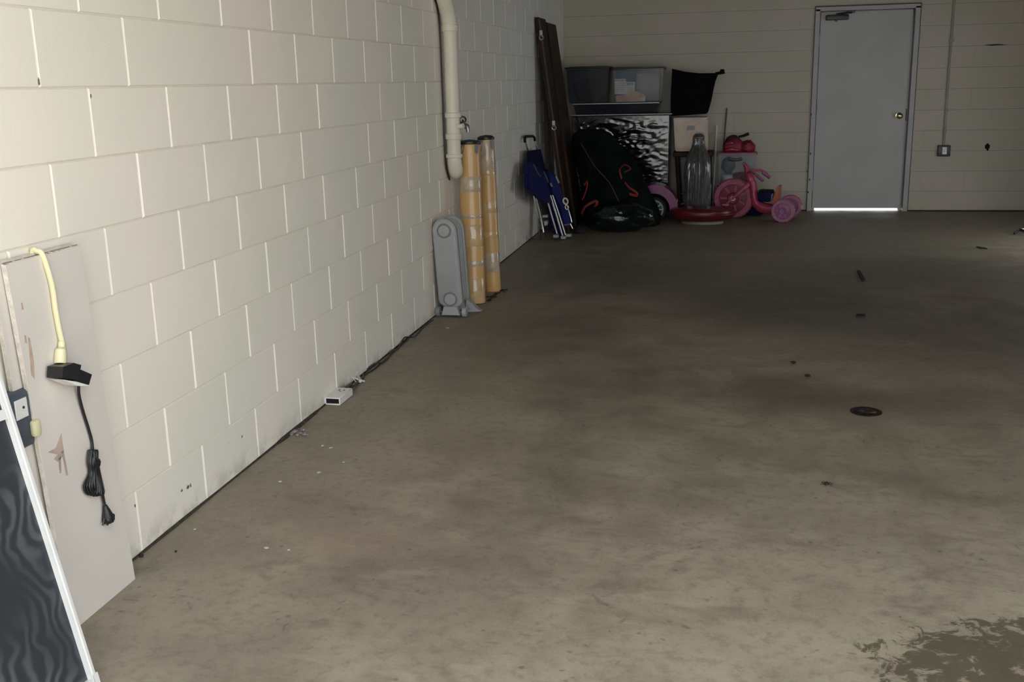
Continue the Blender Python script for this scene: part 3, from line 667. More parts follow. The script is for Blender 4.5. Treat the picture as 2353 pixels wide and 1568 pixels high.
# ---------------------------------------------------------------- white framed insect screen at the front left
b0 = fl(215, 1575); a0 = b0 + (Vector((.100, -.637, .762))-Vector((.299, -.702, 0)))*1.345
t = thing('window_screen', 'dark mesh screen in a white frame leaning at the lower left corner', 'screen', tuple(b0))
ux = (a0-b0).normalized(); W_ = .50; vy = Vector((0, -1, 0)); vy = (vy-ux*vy.dot(ux)).normalized(); nn = vy.cross(ux).normalized()
if nn.x < 0: nn = -nn
H_ = (a0-b0).length
def fr(bm, s0, s1, w0, w1, th=.016, lift=0.0):
    quadbox(bm, [b0+ux*s0+vy*w0+nn*lift, b0+ux*s0+vy*w1+nn*lift, b0+ux*s1+vy*w1+nn*lift, b0+ux*s1+vy*w0+nn*lift], nn*th)
for nm, a in (('stile', (0, H_, 0, .020)), ('stile', (0, H_, W_-.026, W_)), ('rail', (0, .024, .020, W_-.026)), ('rail', (H_-.026, H_, .020, W_-.026))):
    bm = B(); fr(bm, *a); fr(bm, a[0]+.0, a[1], a[2]+.007, min(a[3], a[2]+.012) if nm == 'stile' else a[3]-.003, .0025, .016); obj(nm, bm, M_WHITE, t)
# crossbar at the height seen at the frame edge
g = on(36, 945, 0, .13); s_c = (g-b0).dot(ux)
bm = B(); fr(bm, s_c-.012, s_c+.012, .020, W_-.026, .014, .001); obj('crossbar', bm, M_WHITE, t)
bm = B(); quadbox(bm, [b0+ux*.02+vy*.018+nn*.004, b0+ux*.02+vy*(W_-.02)+nn*.004, b0+ux*(H_-.02)+vy*(W_-.02)+nn*.004, b0+ux*(H_-.02)+vy*.018+nn*.004], nn*.002); obj('mesh_panel', bm, M_SCREEN, t)
bm = B(); fr(bm, -.0, .03, -.004, .012, .02, -.001); obj('corner_piece', bm, M_WHITE, t)

# ---------------------------------------------------------------- dark panels leaning on the left wall near the corner
def panel(y0, y1, h, xb, xt, m, label, hw, red=False):
    t = thing('plank', label, 'panel', (xb, (y0+y1)/2, 0))
    n = Vector((h, 0, xb-xt)).normalized()*.028
    q = [Vector((xb, y0, 0)), Vector((xb, y1, 0)), Vector((xt, y1, h)), Vector((xt, y0, h))]
    bm = B(); quadbox(bm, q, n); obj('board', bm, m, t)
    bm = B(); quadbox(bm, [q[0]+n*1.0+Vector((0, .0, .01)), q[0]+n+Vector((0, .05, .01)), q[3]+n+Vector((0, .05, -.02)), q[3]+n+Vector((0, 0, -.02))], n*.35); obj('edge_strip', bm, M_WOODR if red else m, t)
    for z in hw:
        c = q[0].lerp(q[3], z/h)+Vector((.03, -.004, 0)); 
        bm = B(); ring_torus(bm, c+Vector((.004, -.004, 0)), (.5, -1, .2), .019, .006, 14, 6); box(bm, c+Vector((0, .0, .04)), (.03, .008, .05), .003); obj('metal_ring', bm, M_STEEL, t, label='pale metal ring fitting')
    return t
panel(6.96, 7.36, 1.955, .27, .012, M_WOOD, 'nearer tall dark brown panel with metal rings leaning on the left wall', (1.78, .98), True)
panel(7.362, 7.93, 1.93, .285, .018, M_WOOD, 'farther tall dark brown panel leaning in the back corner behind the nearer one', ())

# ---------------------------------------------------------------- folded trolley and folded chair (blue)
def cw(u, v):
    """point of the leaning trolley plane seen at (u, v): from wall at the top to the floor 0.2 m out"""
    d = ray(u, v); P0 = Vector((.035, 6.45, .93)); nn = Vector((.93, 0, .17)).normalized()
    return CAM + d*((P0-CAM).dot(nn)/d.dot(nn))
def cwl(u, v, l=.0): return cw(u, v)+Vector((l, -l*.6, 0))
t = thing('folding_trolley', 'folded blue fabric trolley with an upright chrome and black handle by the wall', 'trolley', tuple(fl(1248, 552)))
bm = B(); tube(bm, [cwl(1206, 326), cwl(1206, 317), cwl(1209, 314), cwl(1224, 313), cwl(1228, 316), cwl(1229, 324)], .012, 8); h_ = obj('handle_grip', bm, M_BLACKR, t, label='black U-shaped grip')
for a in ([(1206, 322), (1214, 350)], [(1229, 320), (1235, 345)]):
    bm = B(); tube(bm, [cwl(*p) for p in a], .009, 8); obj('handle_tube', bm, M_CHROME, t)
bm = B(); quadbox(bm, [cwl(u, v) for u, v in ((1211, 347), (1236, 343), (1248, 392), (1252, 420), (1226, 425), (1212, 380))], (.03, -.02, 0)); obj('top_flap', bm, M_NAVYD, t)
bm = B()
quadbox(bm, [cwl(u, v, .004) for u, v in ((1202, 376), (1212, 372), (1240, 400), (1262, 398), (1268, 430), (1275, 462), (1252, 466), (1226, 455), (1203, 432))], (.05, -.03, 0)); bmesh.ops.bevel(bm, geom=bm.edges[:], offset=.006, segments=2, affect='EDGES'); obj('fabric_body', bm, M_NAVY, t)
for a in ([(1212, 378), (1222, 398), (1228, 405)], [(1236, 394), (1242, 408), (1246, 418)]):
    bm = B(); tube(bm, [cwl(u, v, .06) for u, v in a], .006, 6); obj('stay_bar', bm, M_STEEL, t)
for a in ([(1219, 438), (1233, 500), (1241, 552)], [(1224, 442), (1236, 490), (1244, 532), (1249, 552)], [(1240, 498), (1254, 548)]):
    bm = B(); tube(bm, [cwl(u, v, .02) if v < 540 else fl(u, v)+Vector((0, 0, .008)) for u, v in a], .0075, 8); obj('leg', bm, M_CHROME, t)
bm = B(); box(bm, cwl(1246, 496, .03), (.05, .05, .03), .006); box(bm, cwl(1250, 512, .02), (.03, .06, .05), .006); obj('hinge_block', bm, M_STEEL, t)
t = thing('folding_chair', 'folded blue beach chair with white print and aluminium legs beside the trolley', 'chair', tuple(fl(1285, 552)))
def fc(u, v, l=0.0):
    d = ray(u, v); P0 = Vector((.13, 6.72, .60)); nn = Vector((.75, -.55, .30)).normalized()
    return CAM + d*((P0+Vector((0, 0, 0))-CAM).dot(nn)/d.dot(nn)) - nn*0 + nn*l
bm = B(); quadbox(bm, [fc(u, v) for u, v in ((1250, 388), (1270, 402), (1278, 425), (1286, 450), (1300, 490), (1306, 520), (1290, 520), (1280, 470), (1262, 440))], (.035, -.03, 0)); bmesh.ops.bevel(bm, geom=bm.edges[:], offset=.005, segments=2, affect='EDGES'); obj('seat_fabric', bm, M_NAVY, t)
bm = B(); quadbox(bm, [fc(u, v, -.02) for u, v in ((1258, 445), (1280, 455), (1296, 535), (1288, 545), (1270, 530))], (.02, -.02, 0)); obj('back_fabric', bm, M_NAVYD, t)
bm = B(); ring_torus(bm, fc(1290, 466, .055), (.75, -.55, .30), .028, .008, 14, 6); ring_torus(bm, fc(1293, 480, .055), (.75, -.55, .30), .020, .006, 12, 6); obj('white_print', bm, M_WHITE, t, label='white curved print on the fabric')
for a, r in (([(1257, 452), (1272, 500), (1286, 549)], .010), ([(1262, 452), (1278, 500), (1293, 548)], .009), ([(1250, 462), (1262, 505), (1275, 549)], .008), ([(1296, 478), (1304, 505), (1306, 514), (1298, 519), (1288, 520)], .008), ([(1303, 518), (1308, 528)], .008)):
    bm = B(); tube(bm, [fc(u, v, .045) for u, v in a], r, 8); obj('leg', bm, M_CHROME, t)
for a in ([(1269, 408), (1276, 424)], [(1256, 424), (1260, 432)]):
    bm = B(); tube(bm, [fc(u, v, .05) for u, v in a], .010, 6); obj('armrest_bracket', bm, M_STEEL, t)
for u, v in ((1270, 545), (1287, 548), (1300, 543)):
    q = fc(u, v, .045); bm = B(); box(bm, (q.x, q.y, max(.018, q.z)), (.05, .05, .035), .006); obj('foot', bm, M_STEEL, t)

# ---------------------------------------------------------------- wrapped cabinet and what stands on it
CX0, CX1, CY0, CY1, CZ = .150, 1.152, 8.26, 8.70, 1.040
t = thing('wrapped_cabinet', 'large black cabinet in shiny wrinkled stretch wrap against the back wall', 'cabinet', ((CX0+CX1)/2, 8.48, 0))
bm = B(); box(bm, ((CX0+CX1)/2, 8.48, CZ/2), (CX1-CX0-.02, CY1-CY0-.02, CZ-.01), .004); obj('carcass', bm, M_CABD, t)
bm = B(); N, K = 120, 120; vs = {}
for i in range(N+1):
    for j in range(K+1):
        u, v = i/N, j/K
        x = CX0+(CX1-CX0)*u; z = .002+(CZ-.004)*v; p = Vector((x*9.0, 2, z*24)); ed = min(1, min(u, 1-u)*12)*min(1, min(v, 1-v)*12)
        pz = Vector((x*2.2, 5, z*2.6)); w = (.35+1.1*max(0, noise.noise(pz)+.25))*(.0085*noise.noise(p+Vector((2.2*noise.noise(p*.4), 0, 3*noise.noise(p*.3+Vector((9, 0, 0))))))+.0035*noise.noise(p*2.1))
        vs[i, j] = bm.verts.new((x, CY0-.012+w*ed, z))
for i in range(N):
    for j in range(K): bm.faces.new((vs[i, j], vs[i+1, j], vs[i+1, j+1], vs[i, j+1]))
def side(idx, pl):
    lo = [bm.verts.new(pl(vs[k].co)) for k in idx]
    for a in range(len(idx)-1): bm.faces.new((vs[idx[a]], vs[idx[a+1]], lo[a+1], lo[a]))
side([(0, j) for j in range(K+1)], lambda c: (c.x, CY1, c.z)); side([(N, j) for j in range(K+1)], lambda c: (c.x, CY1, c.z)); side([(i, K) for i in range(N+1)], lambda c: (c.x, CY1, c.z))
bmesh.ops.recalc_face_normals(bm, faces=bm.faces)
for f in bm.faces: f.smooth = True
obj('stretch_wrap', bm, M_WRAP, t, recalc=False)
bm = B(); box(bm, ((CX0+CX1)/2+.01, CY0-.01, CZ+.006), (CX1-CX0+.04, .02, .012), .004); box(bm, ((CX0+CX1)/2+.01, 8.48, CZ+.004), (CX1-CX0+.02, .45, .008), .002); obj('top_edge', bm, M_STEEL, t, label='pale top edge of the cabinet')
CT = CZ+.012
def tote(x0, x1, y0, y1, z0, h, m, label, lipm, lid=None, taper=.03):
    t = thing('storage_tote', label, 'storage box', ((x0+x1)/2, (y0+y1)/2, z0))
    bm = B(); a = [(x0+taper, y0+taper), (x1-taper, y0+taper), (x1-taper, y1-taper), (x0+taper, y1-taper)]; b = [(x0, y0), (x1, y0), (x1, y1), (x0, y1)]; th = .004
    def shell(sgn):
        lo = [bm.verts.new((x+(th if x < (x0+x1)/2 else -th)*sgn, y+(th if y < (y0+y1)/2 else -th)*sgn, z0+th*sgn)) for x, y in a]
        hi = [bm.verts.new((x+(th if x < (x0+x1)/2 else -th)*sgn, y+(th if y < (y0+y1)/2 else -th)*sgn, z0+h)) for x, y in b]
        bm.faces.new(lo if sgn else lo[::-1])
        for k in range(4): bm.faces.new((lo[k], lo[(k+1) % 4], hi[(k+1) % 4], hi[k]))
        return hi
    o_, i_ = shell(0), shell(1)
    for k in range(4): bm.faces.new((o_[k], o_[(k+1) % 4], i_[(k+1) % 4], i_[k]))
    obj('tub', bm, m, t)
    bm = B()
    for (c, s) in ((((x0+x1)/2, y0-.004), (x1-x0+.02, .012)), (((x0+x1)/2, y1+.004), (x1-x0+.02, .012)), ((x0-.004, (y0+y1)/2), (.012, y1-y0+.02)), ((x1+.004, (y0+y1)/2), (.012, y1-y0+.02))):
        box(bm, (c[0], c[1], z0+h-.006), (s[0], s[1], .012), .003)
    obj('rim', bm, lipm, t)
    if lid:
        bm = B(); box(bm, ((x0+x1)/2, (y0+y1)/2, z0+h+.008), (x1-x0+.03, y1-y0+.03, .016), .006, seg=2)
        for k in range(4): box(bm, ((x0+x1)/2, y0+(y1-y0)*(k+.5)/4, z0+h+.018), (x1-x0-.06, .03, .006), .002)
        obj('lid', bm, lid, t)
    return t
tote(.160, 1.045, 8.29, 8.66, CT, .112, M_SMOKE, 'wide flat smoky tray box with a bright rim under the two totes', M_STEEL, taper=.02)
bm = B(); box(bm, (.6, 8.48, CT+.05), (.80, .29, .075), .02, seg=2); tag(rebase(obj('folded_cloth', bm, M_DARKC)), 'dark folded cloth inside the wide flat tray box', 'cloth')
# thin board carrying the totes
TZ = CT+.1125
tote(.090, .530, 8.30, 8.64, TZ, .350, M_SMOKE, 'dark smoky tote with a black lid, left of the two on the cabinet', M_BLACKP, M_BLACKP, .025)
bm = B(); lump(bm, (.31, 8.47, TZ+.13), (.17, .12, .12), 20, 14, .08, 3, 2, TZ+.006); tag(rebase(obj('dark_clothes', bm, M_DARKC)), 'dark bundled clothes inside the left smoky tote', 'clothes')
tote(.562, 1.085, 8.30, 8.64, TZ, .335, M_CLEAR, 'clear grey tote holding papers, right of the two on the cabinet', M_SMOKE, M_SMOKE, .02)
bm = B(); box(bm, (.82, 8.50, TZ+.15), (.44, .22, .285), .01, seg=2); tag(rebase(obj('dark_box', bm, M_GREYD)), 'dark grey box at the back of the clear tote', 'box')
yp = 8.345
t = thing('paper_stack', 'printed papers with teal, white and peach areas inside the clear tote', 'papers', (.75, yp, TZ+.006))
bm = B(); quadbox(bm, [(.600, yp, TZ+.22), (.80, yp, TZ+.21), (.80, yp, TZ+.31), (.600, yp, TZ+.31)], (0, .01, 0)); obj('teal_sheet', bm, M_TEAL, t)
bm = B(); quadbox(bm, [(.585, yp-.004, TZ+.085), (.79, yp-.004, TZ+.08), (.79, yp-.004, TZ+.205), (.700, yp-.004, TZ+.205), (.700, yp-.004, TZ+.238), (.585, yp-.004, TZ+.238)], (0, .004, 0)); w_ = obj('white_sheet', bm, M_PAPER, t)
bm = B()
for k in range(9): box(bm, (.600+.0115*k+.002*(k % 2), yp-.0052, TZ+.222), (.006+.003*((k*5) % 3 == 0), .001, .014), .0)
for r_ in range(5):
    for k in range(8): box(bm, (.603+.023*k, yp-.0052, TZ+.19-.02*r_), (.014+.006*((k+r_) % 3 == 0), .001, .0035), .0)
for k in range(4): box(bm, (.715+.018*k, yp-.0052, TZ+.185), (.009, .001, .022), .0)
obj('printed_lines', bm, M_GREYD, w_, kind='stuff')
bm = B(); quadbox(bm, [(.60, yp-.01, TZ+.008), (.90, yp-.01, TZ+.008), (.90, yp-.004, TZ+.07), (.80, yp-.004, TZ+.115), (.68, yp-.004, TZ+.078), (.60, yp-.004, TZ+.07)], (0, .004, 0)); obj('peach_sheet', bm, M_PEACH, t)

# ---------------------------------------------------------------- chair with wrapped box and black bin on top
t = thing('wooden_stool', 'dark stool carrying the beige wrapped box right of the cabinet', 'stool', (1.40, 8.43, 0))
bm = B(); box(bm, (1.395, 8.43, .635), (.41, .32, .05), .008); obj('seat', bm, M_WOOD, t)
for sx, sy in ((-1, -1), (1, -1), (-1, 1), (1, 1)):
    bm = B(); tube(bm, [(1.395+sx*.165, 8.43+sy*.13, .615), (1.395+sx*.15+.03, 8.43+sy*.14, .0)], [.022, .017], 8); obj('leg', bm, M_WOOD, t)
for a in ([(1.25, 8.29, .12), (1.56, 8.29, .16)], [(1.25, 8.56, .2), (1.56, 8.56, .2)]):
    bm = B(); tube(bm, a, .012, 8); obj('stretcher', bm, M_STEEL, t)
bm = B(); quadbox(bm, [(1.24, 8.62, .002), (1.56, 8.62, .002), (1.55, 8.62, .59), (1.24, 8.62, .59)], (0, .03, 0)); tag(rebase(obj('grey_panel', bm, M_GREYD)), 'grey flat panel standing behind the legs of the stool', 'panel')
t = thing('wrapped_box', 'beige cardboard box in clear wrap standing on the dark stool', 'box', (1.375, 8.42, .665))
bm = B(); quadbox(bm, [(1.215, 8.28, .666), (1.545, 8.28, .666), (1.535, 8.28, 1.005), (1.19, 8.28, 1.005)], (0, .29, 0)); bmesh.ops.bevel(bm, geom=bm.edges[:], offset=.008, segments=2, affect='EDGES'); obj('carton', bm, M_BEIGE, t)
bm = B(); quadbox(bm, [(1.325, 8.276, .875), (1.41, 8.276, .88), (1.405, 8.276, .925), (1.33, 8.276, .925)], (0, .004, 0)); obj('printed_label', bm, M_GREYD, t, label='small dark printed label')
bm = B(); tube(bm, [(1.20, 8.275, 1.0), (1.37, 8.270, .985), (1.54, 8.275, 1.002)], .004, 6); tube(bm, [(1.33, 8.272, .952), (1.43, 8.272, .955)], .004, 6); tube(bm, [(1.54, 8.272, .7), (1.535, 8.272, .98)], .003, 6); obj('wrap_fold', bm, M_PAPER, t)
t = thing('black_fabric_bin', 'black fabric storage bin with a peaked right corner on the beige box', 'bin', (1.37, 8.42, 1.01))
bm = B()
quadbox(bm, [(1.165, 8.26, 1.022), (1.53, 8.26, 1.040), (1.560, 8.26, 1.15), (1.575, 8.26, 1.28), (1.60, 8.26, 1.36), (1.625, 8.26, 1.425), (1.43, 8.26, 1.435), (1.30, 8.26, 1.455), (1.172, 8.26, 1.485), (1.160, 8.26, 1.20)], (0, .34, 0))
bmesh.ops.bevel(bm, geom=bm.edges[:], offset=.008, segments=2, affect='EDGES'); obj('fabric_body', bm, M_BLACKF, t)
bm = B(); tube(bm, [(1.17, 8.255, 1.482), (1.30, 8.252, 1.450), (1.43, 8.252, 1.432), (1.625, 8.252, 1.428)], .008, 6); obj('top_hem', bm, M_BLACKF, t)
bm = B(); tube(bm, [(1.60, 8.27, 1.430), (1.66, 8.27, 1.440), (1.695, 8.27, 1.437)], [.014, .016, .008], 8); lump(bm, (1.668, 8.27, 1.458), (.022, .012, .016), 10, 8, .2); obj('corner_tie', bm, M_BLACKF, t, label='knotted tie sticking out at the corner')

# umbrella bagged in plastic
t = thing('bagged_umbrella', 'bottle-shaped bundle in shiny clear wrap standing in front of the stool', 'bundle', (1.453, 8.115, 0))
def film(q, a):
    k = 1+.10*noise.noise(Vector((math.cos(a)*2.2, math.sin(a)*2.2, q.z*2.0)))+.22*noise.noise(Vector((math.cos(a)*9, math.sin(a)*9, q.z*2.6)))
    return Vector((q.x*k, q.y*k, q.z))
bm = B(); lathe(bm, [(.10, .0), (.115, .05), (.118, .15), (.122, .3), (.125, .45), (.120, .55), (.105, .62), (.080, .68), (.062, .72), (.055, .76), (.056, .80), (.048, .835), (.03, .85), (0, .853)], 110, Matrix.Translation((1.453, 8.115, 0)), jitter=film); obj('film_bag', bm, M_FILM, t)
bm = B(); ring_torus(bm, (1.453, 8.115, .815), (0, 0, 1), .055, .006, 18, 6); obj('neck_tie', bm, M_AMBER, t, label='brownish tie around the neck')

# sticks in the corner by the bin
bm = B(); tube(bm, [(1.600, 8.58, .002), (1.622, 8.735, .905)], .011, 8); tag(rebase(obj('silver_pole', bm, M_WHITE)), 'short silver pole leaning on the back wall left of the clear bin', 'pole')
bm = B(); tube(bm, [(1.655, 8.70, .002), (1.722, 8.738, 1.08)], .008, 8); tag(rebase(obj('olive_stick', bm, M_OLIVE)), 'thin olive stick leaning on the back wall behind the silver pole', 'stick')

# ---------------------------------------------------------------- crate, clear bin, pink and red things
bm = B(); box(bm, (1.845, 8.51, .145), (.40, .30, .288), .01, seg=2)
for k in range(3): box(bm, (1.84, 8.356, .06+.09*k), (.40, .01, .02), .003)
tag(rebase(obj('dark_crate', bm, M_CABD)), 'dark crate on the floor beneath the clear bin', 'crate')
t = tote(1.645, 2.032, 8.35, 8.66, .290, .345, M_CLEAR, 'clear plastic bin with a pink rim and dark handle slot behind the tricycle', M_PINKL, taper=.02)
bm = B(); tube(bm, [(1.76, 8.338, .582), (1.80, 8.334, .570), (1.85, 8.334, .570), (1.89, 8.338, .582)], .013, 8, flat=.6); obj('handle_slot', bm, M_BLACKP, t, label='dark curved handle slot')
bm = B(); lathe(bm, [(.05, 0), (.058, .11), (.055, .11), (.047, .006), (0, .006)], 20, Matrix.Translation((1.745, 8.43, .296))); tag(rebase(obj('white_cup', bm, M_WHITE)), 'white cup at the lower left inside the clear bin', 'cup')
bm = B(); lump(bm, (1.88, 8.52, .365), (.10, .085, .06), 18, 12, .15, 3, 5, .297); tag(rebase(obj('red_toy', bm, M_REDP)), 'reddish cloth toy at the bottom of the clear bin', 'toy')
bm = B(); lump(bm, (1.75, 8.55, .50), (.07, .07, .085), 18, 12, .15, 3, 8); tag(rebase(obj('teal_cloth', bm, M_TEAL)), 'teal cloth bunched in the middle of the clear bin', 'cloth')
t = thing('pink_helmet', 'raspberry child helmet with a dark strap sitting on the clear bin', 'helmet', (1.84, 8.52, .60))
bm = B(); lump(bm, (1.80, 8.50, .700), (.105, .12, .100), 28, 18, .04, 2, 1, .640)
bm2 = bm; obj('shell', bm2, M_REDP, t)
for k in range(3):
    bm = B(); tube(bm, [(1.72+k*.0, 8.41+.012*k, .665+.03*k), (1.78, 8.385+.006*k, .675+.032*k), (1.85, 8.40+.01*k, .665+.03*k)], .009, 6, smooth=3); obj('rib', bm, M_PINK, t)
bm = B(); tube(bm, [(1.71, 8.46, .72), (1.74, 8.43, .785), (1.79, 8.43, .808), (1.83, 8.45, .80)], .012, 8, smooth=3); obj('visor_rim', bm, M_BLACKP, t)
bm = B(); lump(bm, (1.935, 8.51, .682), (.085, .10, .075), 22, 14, .10, 3, 4, .640); tag(rebase(obj('pink_ball_bag', bm, M_REDP)), 'small crumpled red cloth bag on the right of the helmet', 'bag')
bm = B(); tube(bm, [(1.845, 8.50, .792), (1.90, 8.49, .806), (1.95, 8.48, .826)], [.012, .014, .016], 8); tag(rebase(obj('black_rod', bm, M_BLACKR)), 'short black rod sticking up behind the red helmet', 'rod')
bm = B(); box(bm, (1.84, 8.52, .6385), (.36, .30, .006), .002); tag(rebase(obj('thin_tray', bm, M_MAUVE)), 'thin pinkish tray lying on the bin under the helmet', 'tray')

# ---------------------------------------------------------------- pink low tricycle
F0 = Vector((1.815, 8.16, 0)); dirx = Vector((.975, -.22, 0)).normalized(); diry = Vector((-dirx.y, dirx.x, 0))
def tr(x, y, z): return F0 + dirx*x + diry*y + Vector((0, 0, z))
t = thing('tricycle', 'pink plastic low-slung tricycle with a large front wheel facing left', 'tricycle', tuple(F0))
def wheel(c, r, w, m1, m2, nm, spokes=0, ax=None, hubm=None):
    ax = ax or diry; M = axis_m(c, ax)
    bm = B(); lathe(bm, [(r*.72, -w/2), (r*.95, -w/2), (r, -w*.3), (r, w*.3), (r*.95, w/2), (r*.72, w/2), (r*.72, -w/2)], 40, M); tn = max(12, int(r*170))
    for k in range(tn):
        a = 2*PI*k/tn; q = M @ Vector((math.cos(a)*r, math.sin(a)*r, 0)); box(bm, q, (.006, w*.8, .010), 0, (M.to_3x3() @ Matrix.Rotation(a, 3, 'Z') @ Matrix.Rotation(PI/2, 3, 'X')))
    wo = obj(nm, bm, m1, t)
    bm = B(); lathe(bm, [(0, -w*.32), (r*.25, -w*.42), (r*.3, -w*.25), (r*.70, -w*.18), (r*.73, -w*.35), (r*.73, w*.35), (r*.70, w*.18), (r*.3, w*.25), (r*.25, w*.42), (0, w*.32)], 36, M); obj('wheel_disc', bm, m2, wo)
    bm = B(); n = spokes or 6
    for s in (-1, 1):
        for k in range(n):
            a = 2*PI*k/n; q = M @ Vector((math.cos(a)*r*.5, math.sin(a)*r*.5, s*w*.24)); box(bm, q, (r*.34, r*.10, .008), 0, M.to_3x3() @ Matrix.Rotation(a, 3, 'Z'))
    obj('wheel_spokes', bm, m1, wo, kind='stuff')
    bm = B(); lathe(bm, [(0, -w*.5), (r*.13, -w*.5), (r*.13, w*.5), (0, w*.5)], 14, M); obj('hub', bm, hubm or M_WHITE, wo)
    return wo
wheel(tr(0, 0, .200), .200, .075, M_PINKL, M_PINKD, 'front_wheel', 7)
wheel(tr(.535, -.21, .112), .112, .07, M_PALE, M_MAUVE, 'rear_wheel', 6, hubm=M_LILAC)
wheel(tr(.535, .21, .112), .112, .07, M_PALE, M_MAUVE, 'rear_wheel', 6, hubm=M_LILAC)
for s in (-1, 1):
    bm = B(); tube(bm, [tr(.0, s*.055, .20), tr(.07, s*.055, .27), tr(.14, s*.045, .33), tr(.17, s*.02, .37)], [.014, .022, .026, .022], 10, smooth=3); obj('fork_leg', bm, M_PINKL, t)
    bm = B(); tube(bm, [tr(0, s*.05, .2), tr(0, s*.10, .2), tr(.05*s, s*.11, .2+.05*s), tr(.05*s, s*.17, .2+.05*s)], .010, 6); box(bm, tr(.05*s, s*.155, .2+.05*s), (.07, .05, .02), .004); obj('pedal', bm, M_PINKL, t)
bm = B(); tube(bm, [tr(.18, 0, .33), tr(.16, 0, .40), tr(.135, 0, .46), tr(.115, 0, .52), tr(.09, 0, .56)], [.040, .042, .030, .022, .012], 12, smooth=3); obj('steering_column', bm, M_PINK, t)
bm = B(); lump(bm, tr(.095, -.02, .548), (.016, .016, .014), 10, 8, 0); obj('column_knob', bm, M_LILAC, t)
bm = B(); tube(bm, [tr(.135, 0, .45), tr(.17, -.08, .475), tr(.24, -.15, .46), tr(.31, -.17, .405)], .012, 8, smooth=3); tube(bm, [tr(.135, 0, .45), tr(.17, .08, .475), tr(.24, .15, .47), tr(.30, .17, .43)], .012, 8, smooth=3); obj('handlebar', bm, M_PINKL, t)
for s in (-1, 1):
    bm = B(); tube(bm, [tr(.25, s*.155, .452), tr(.325, s*.175, .395)], .017, 10); obj('grip', bm, M_MAUVE, t)
bm = B(); tube(bm, [tr(.175, 0, .375), tr(.195, 0, .30), tr(.205, 0, .22), tr(.235, 0, .15), tr(.30, 0, .11), tr(.38, 0, .10), tr(.47, 0, .112), tr(.535, 0, .115)], [.045, .042, .044, .05, .055, .055, .045, .03], 14, smooth=3, flat=1.5); obj('frame', bm, M_PINK, t)
bm = B(); tube(bm, [tr(.535, -.21, .112), tr(.535, .21, .112)], .010, 8); obj('rear_axle', bm, M_STEEL, t)
bm = B(); tube(bm, [tr(.535, 0, .115), tr(.535, -.17, .125)], .028, 10); tube(bm, [tr(.535, 0, .115), tr(.535, .17, .125)], .028, 10); obj('axle_housing', bm, M_PINK, t)
bm = B(); box(bm, tr(.325, 0, .235), (.13, .20, .11), .02, Matrix.Rotation(math.atan2(dirx.y, dirx.x), 3, 'Z'), seg=2); obj('seat', bm, M_NAVYD, t, label='dark navy seat')
bm = B(); tube(bm, [tr(.27, -.1, .285), tr(.31, -.1, .30), tr(.34, -.1, .285), tr(.385, -.1, .30)], .012, 8, smooth=2); obj('seat_strap', bm, M_BLACKP, t)
bm = B(); quadbox(bm, [tr(.395, -.09, .16), tr(.455, -.09, .16), tr(.460, -.09, .335), tr(.445, -.09, .335)], diry*.18); obj('backrest', bm, M_ORNG, t, label='orange tapering backrest')
bm = B(); quadbox(bm, [tr(.378, -.08, .17), tr(.396, -.08, .17), tr(.410, -.08, .27), tr(.385, -.08, .25)], diry*.16); obj('backrest_support', bm, M_LILAC, t)
bm = B(); lump(bm, (2.03, 8.36, .05), (.12, .09, .05), 20, 12, .12, 3, 2, .001); tag(rebase(obj('navy_cloth', bm, M_NAVYD)), 'dark navy cloth on the floor under the tricycle', 'cloth')

# ---------------------------------------------------------------- purple ride-on car
WC = Vector((1.035, 7.84, .128)); t = thing('ride_on_car', 'purple-pink ride-on toy car with black tyre mostly behind the green bag', 'toy car', (.85, 8.0, 0))
bm = B(); out = []
for i in range(19):
    a = math.radians(-12+i*192/18); out.append((WC.x+.005+math.cos(a)*.232, WC.z+.010+math.sin(a)*.232*(1.0 if math.sin(a) > 0 else .6)))
inn = [(WC.x+math.cos(math.radians(-5+i*190/18))*.158, WC.z+math.sin(math.radians(-5+i*190/18))*.158) for i in range(19)]
fa = [bm.verts.new((x, WC.y-.045, z)) for x, z in out]; fb = [bm.verts.new((x, WC.y-.045, z)) for x, z in inn]
ba = [bm.verts.new((x-.02, WC.y+.32, z)) for x, z in out]; bb = [bm.verts.new((x, WC.y+.32, z)) for x, z in inn]
for i in range(18):
    bm.faces.new((fa[i], fa[i+1], fb[i+1], fb[i])); bm.faces.new((ba[i], bb[i], bb[i+1], ba[i+1])); bm.faces.new((fa[i], ba[i], ba[i+1], fa[i+1])); bm.faces.new((fb[i], fb[i+1], bb[i+1], bb[i]))
for i in (0, 18): bm.faces.new((fa[i], fb[i], bb[i], ba[i]))
bmesh.ops.bevel(bm, geom=[e for e in bm.edges if len(e.link_faces) == 2 and e.calc_face_angle(0) > 1.0], offset=.012, segments=2, affect='EDGES')
obj('fender', bm, M_PURP, t)
bm = B(); quadbox(bm, [(.42, 7.84, .09), (.84, 7.84, .09), (.86, 7.84, .30), (.74, 7.84, .42), (.42, 7.84, .36)], (0, .34, 0)); bmesh.ops.bevel(bm, geom=bm.edges[:], offset=.03, segments=2, affect='EDGES'); obj('body', bm, M_PURP, t)
bm = B(); tube(bm, [(.80, 7.88, .32), (.815, 7.87, .40), (.85, 7.87, .46), (.895, 7.87, .47)], .020, 8, smooth=3); tube(bm, [(.84, 7.86, .32), (.88, 7.86, .40)], .015, 8); obj('windscreen_frame', bm, M_LILAC, t, label='lilac curved windscreen frame')
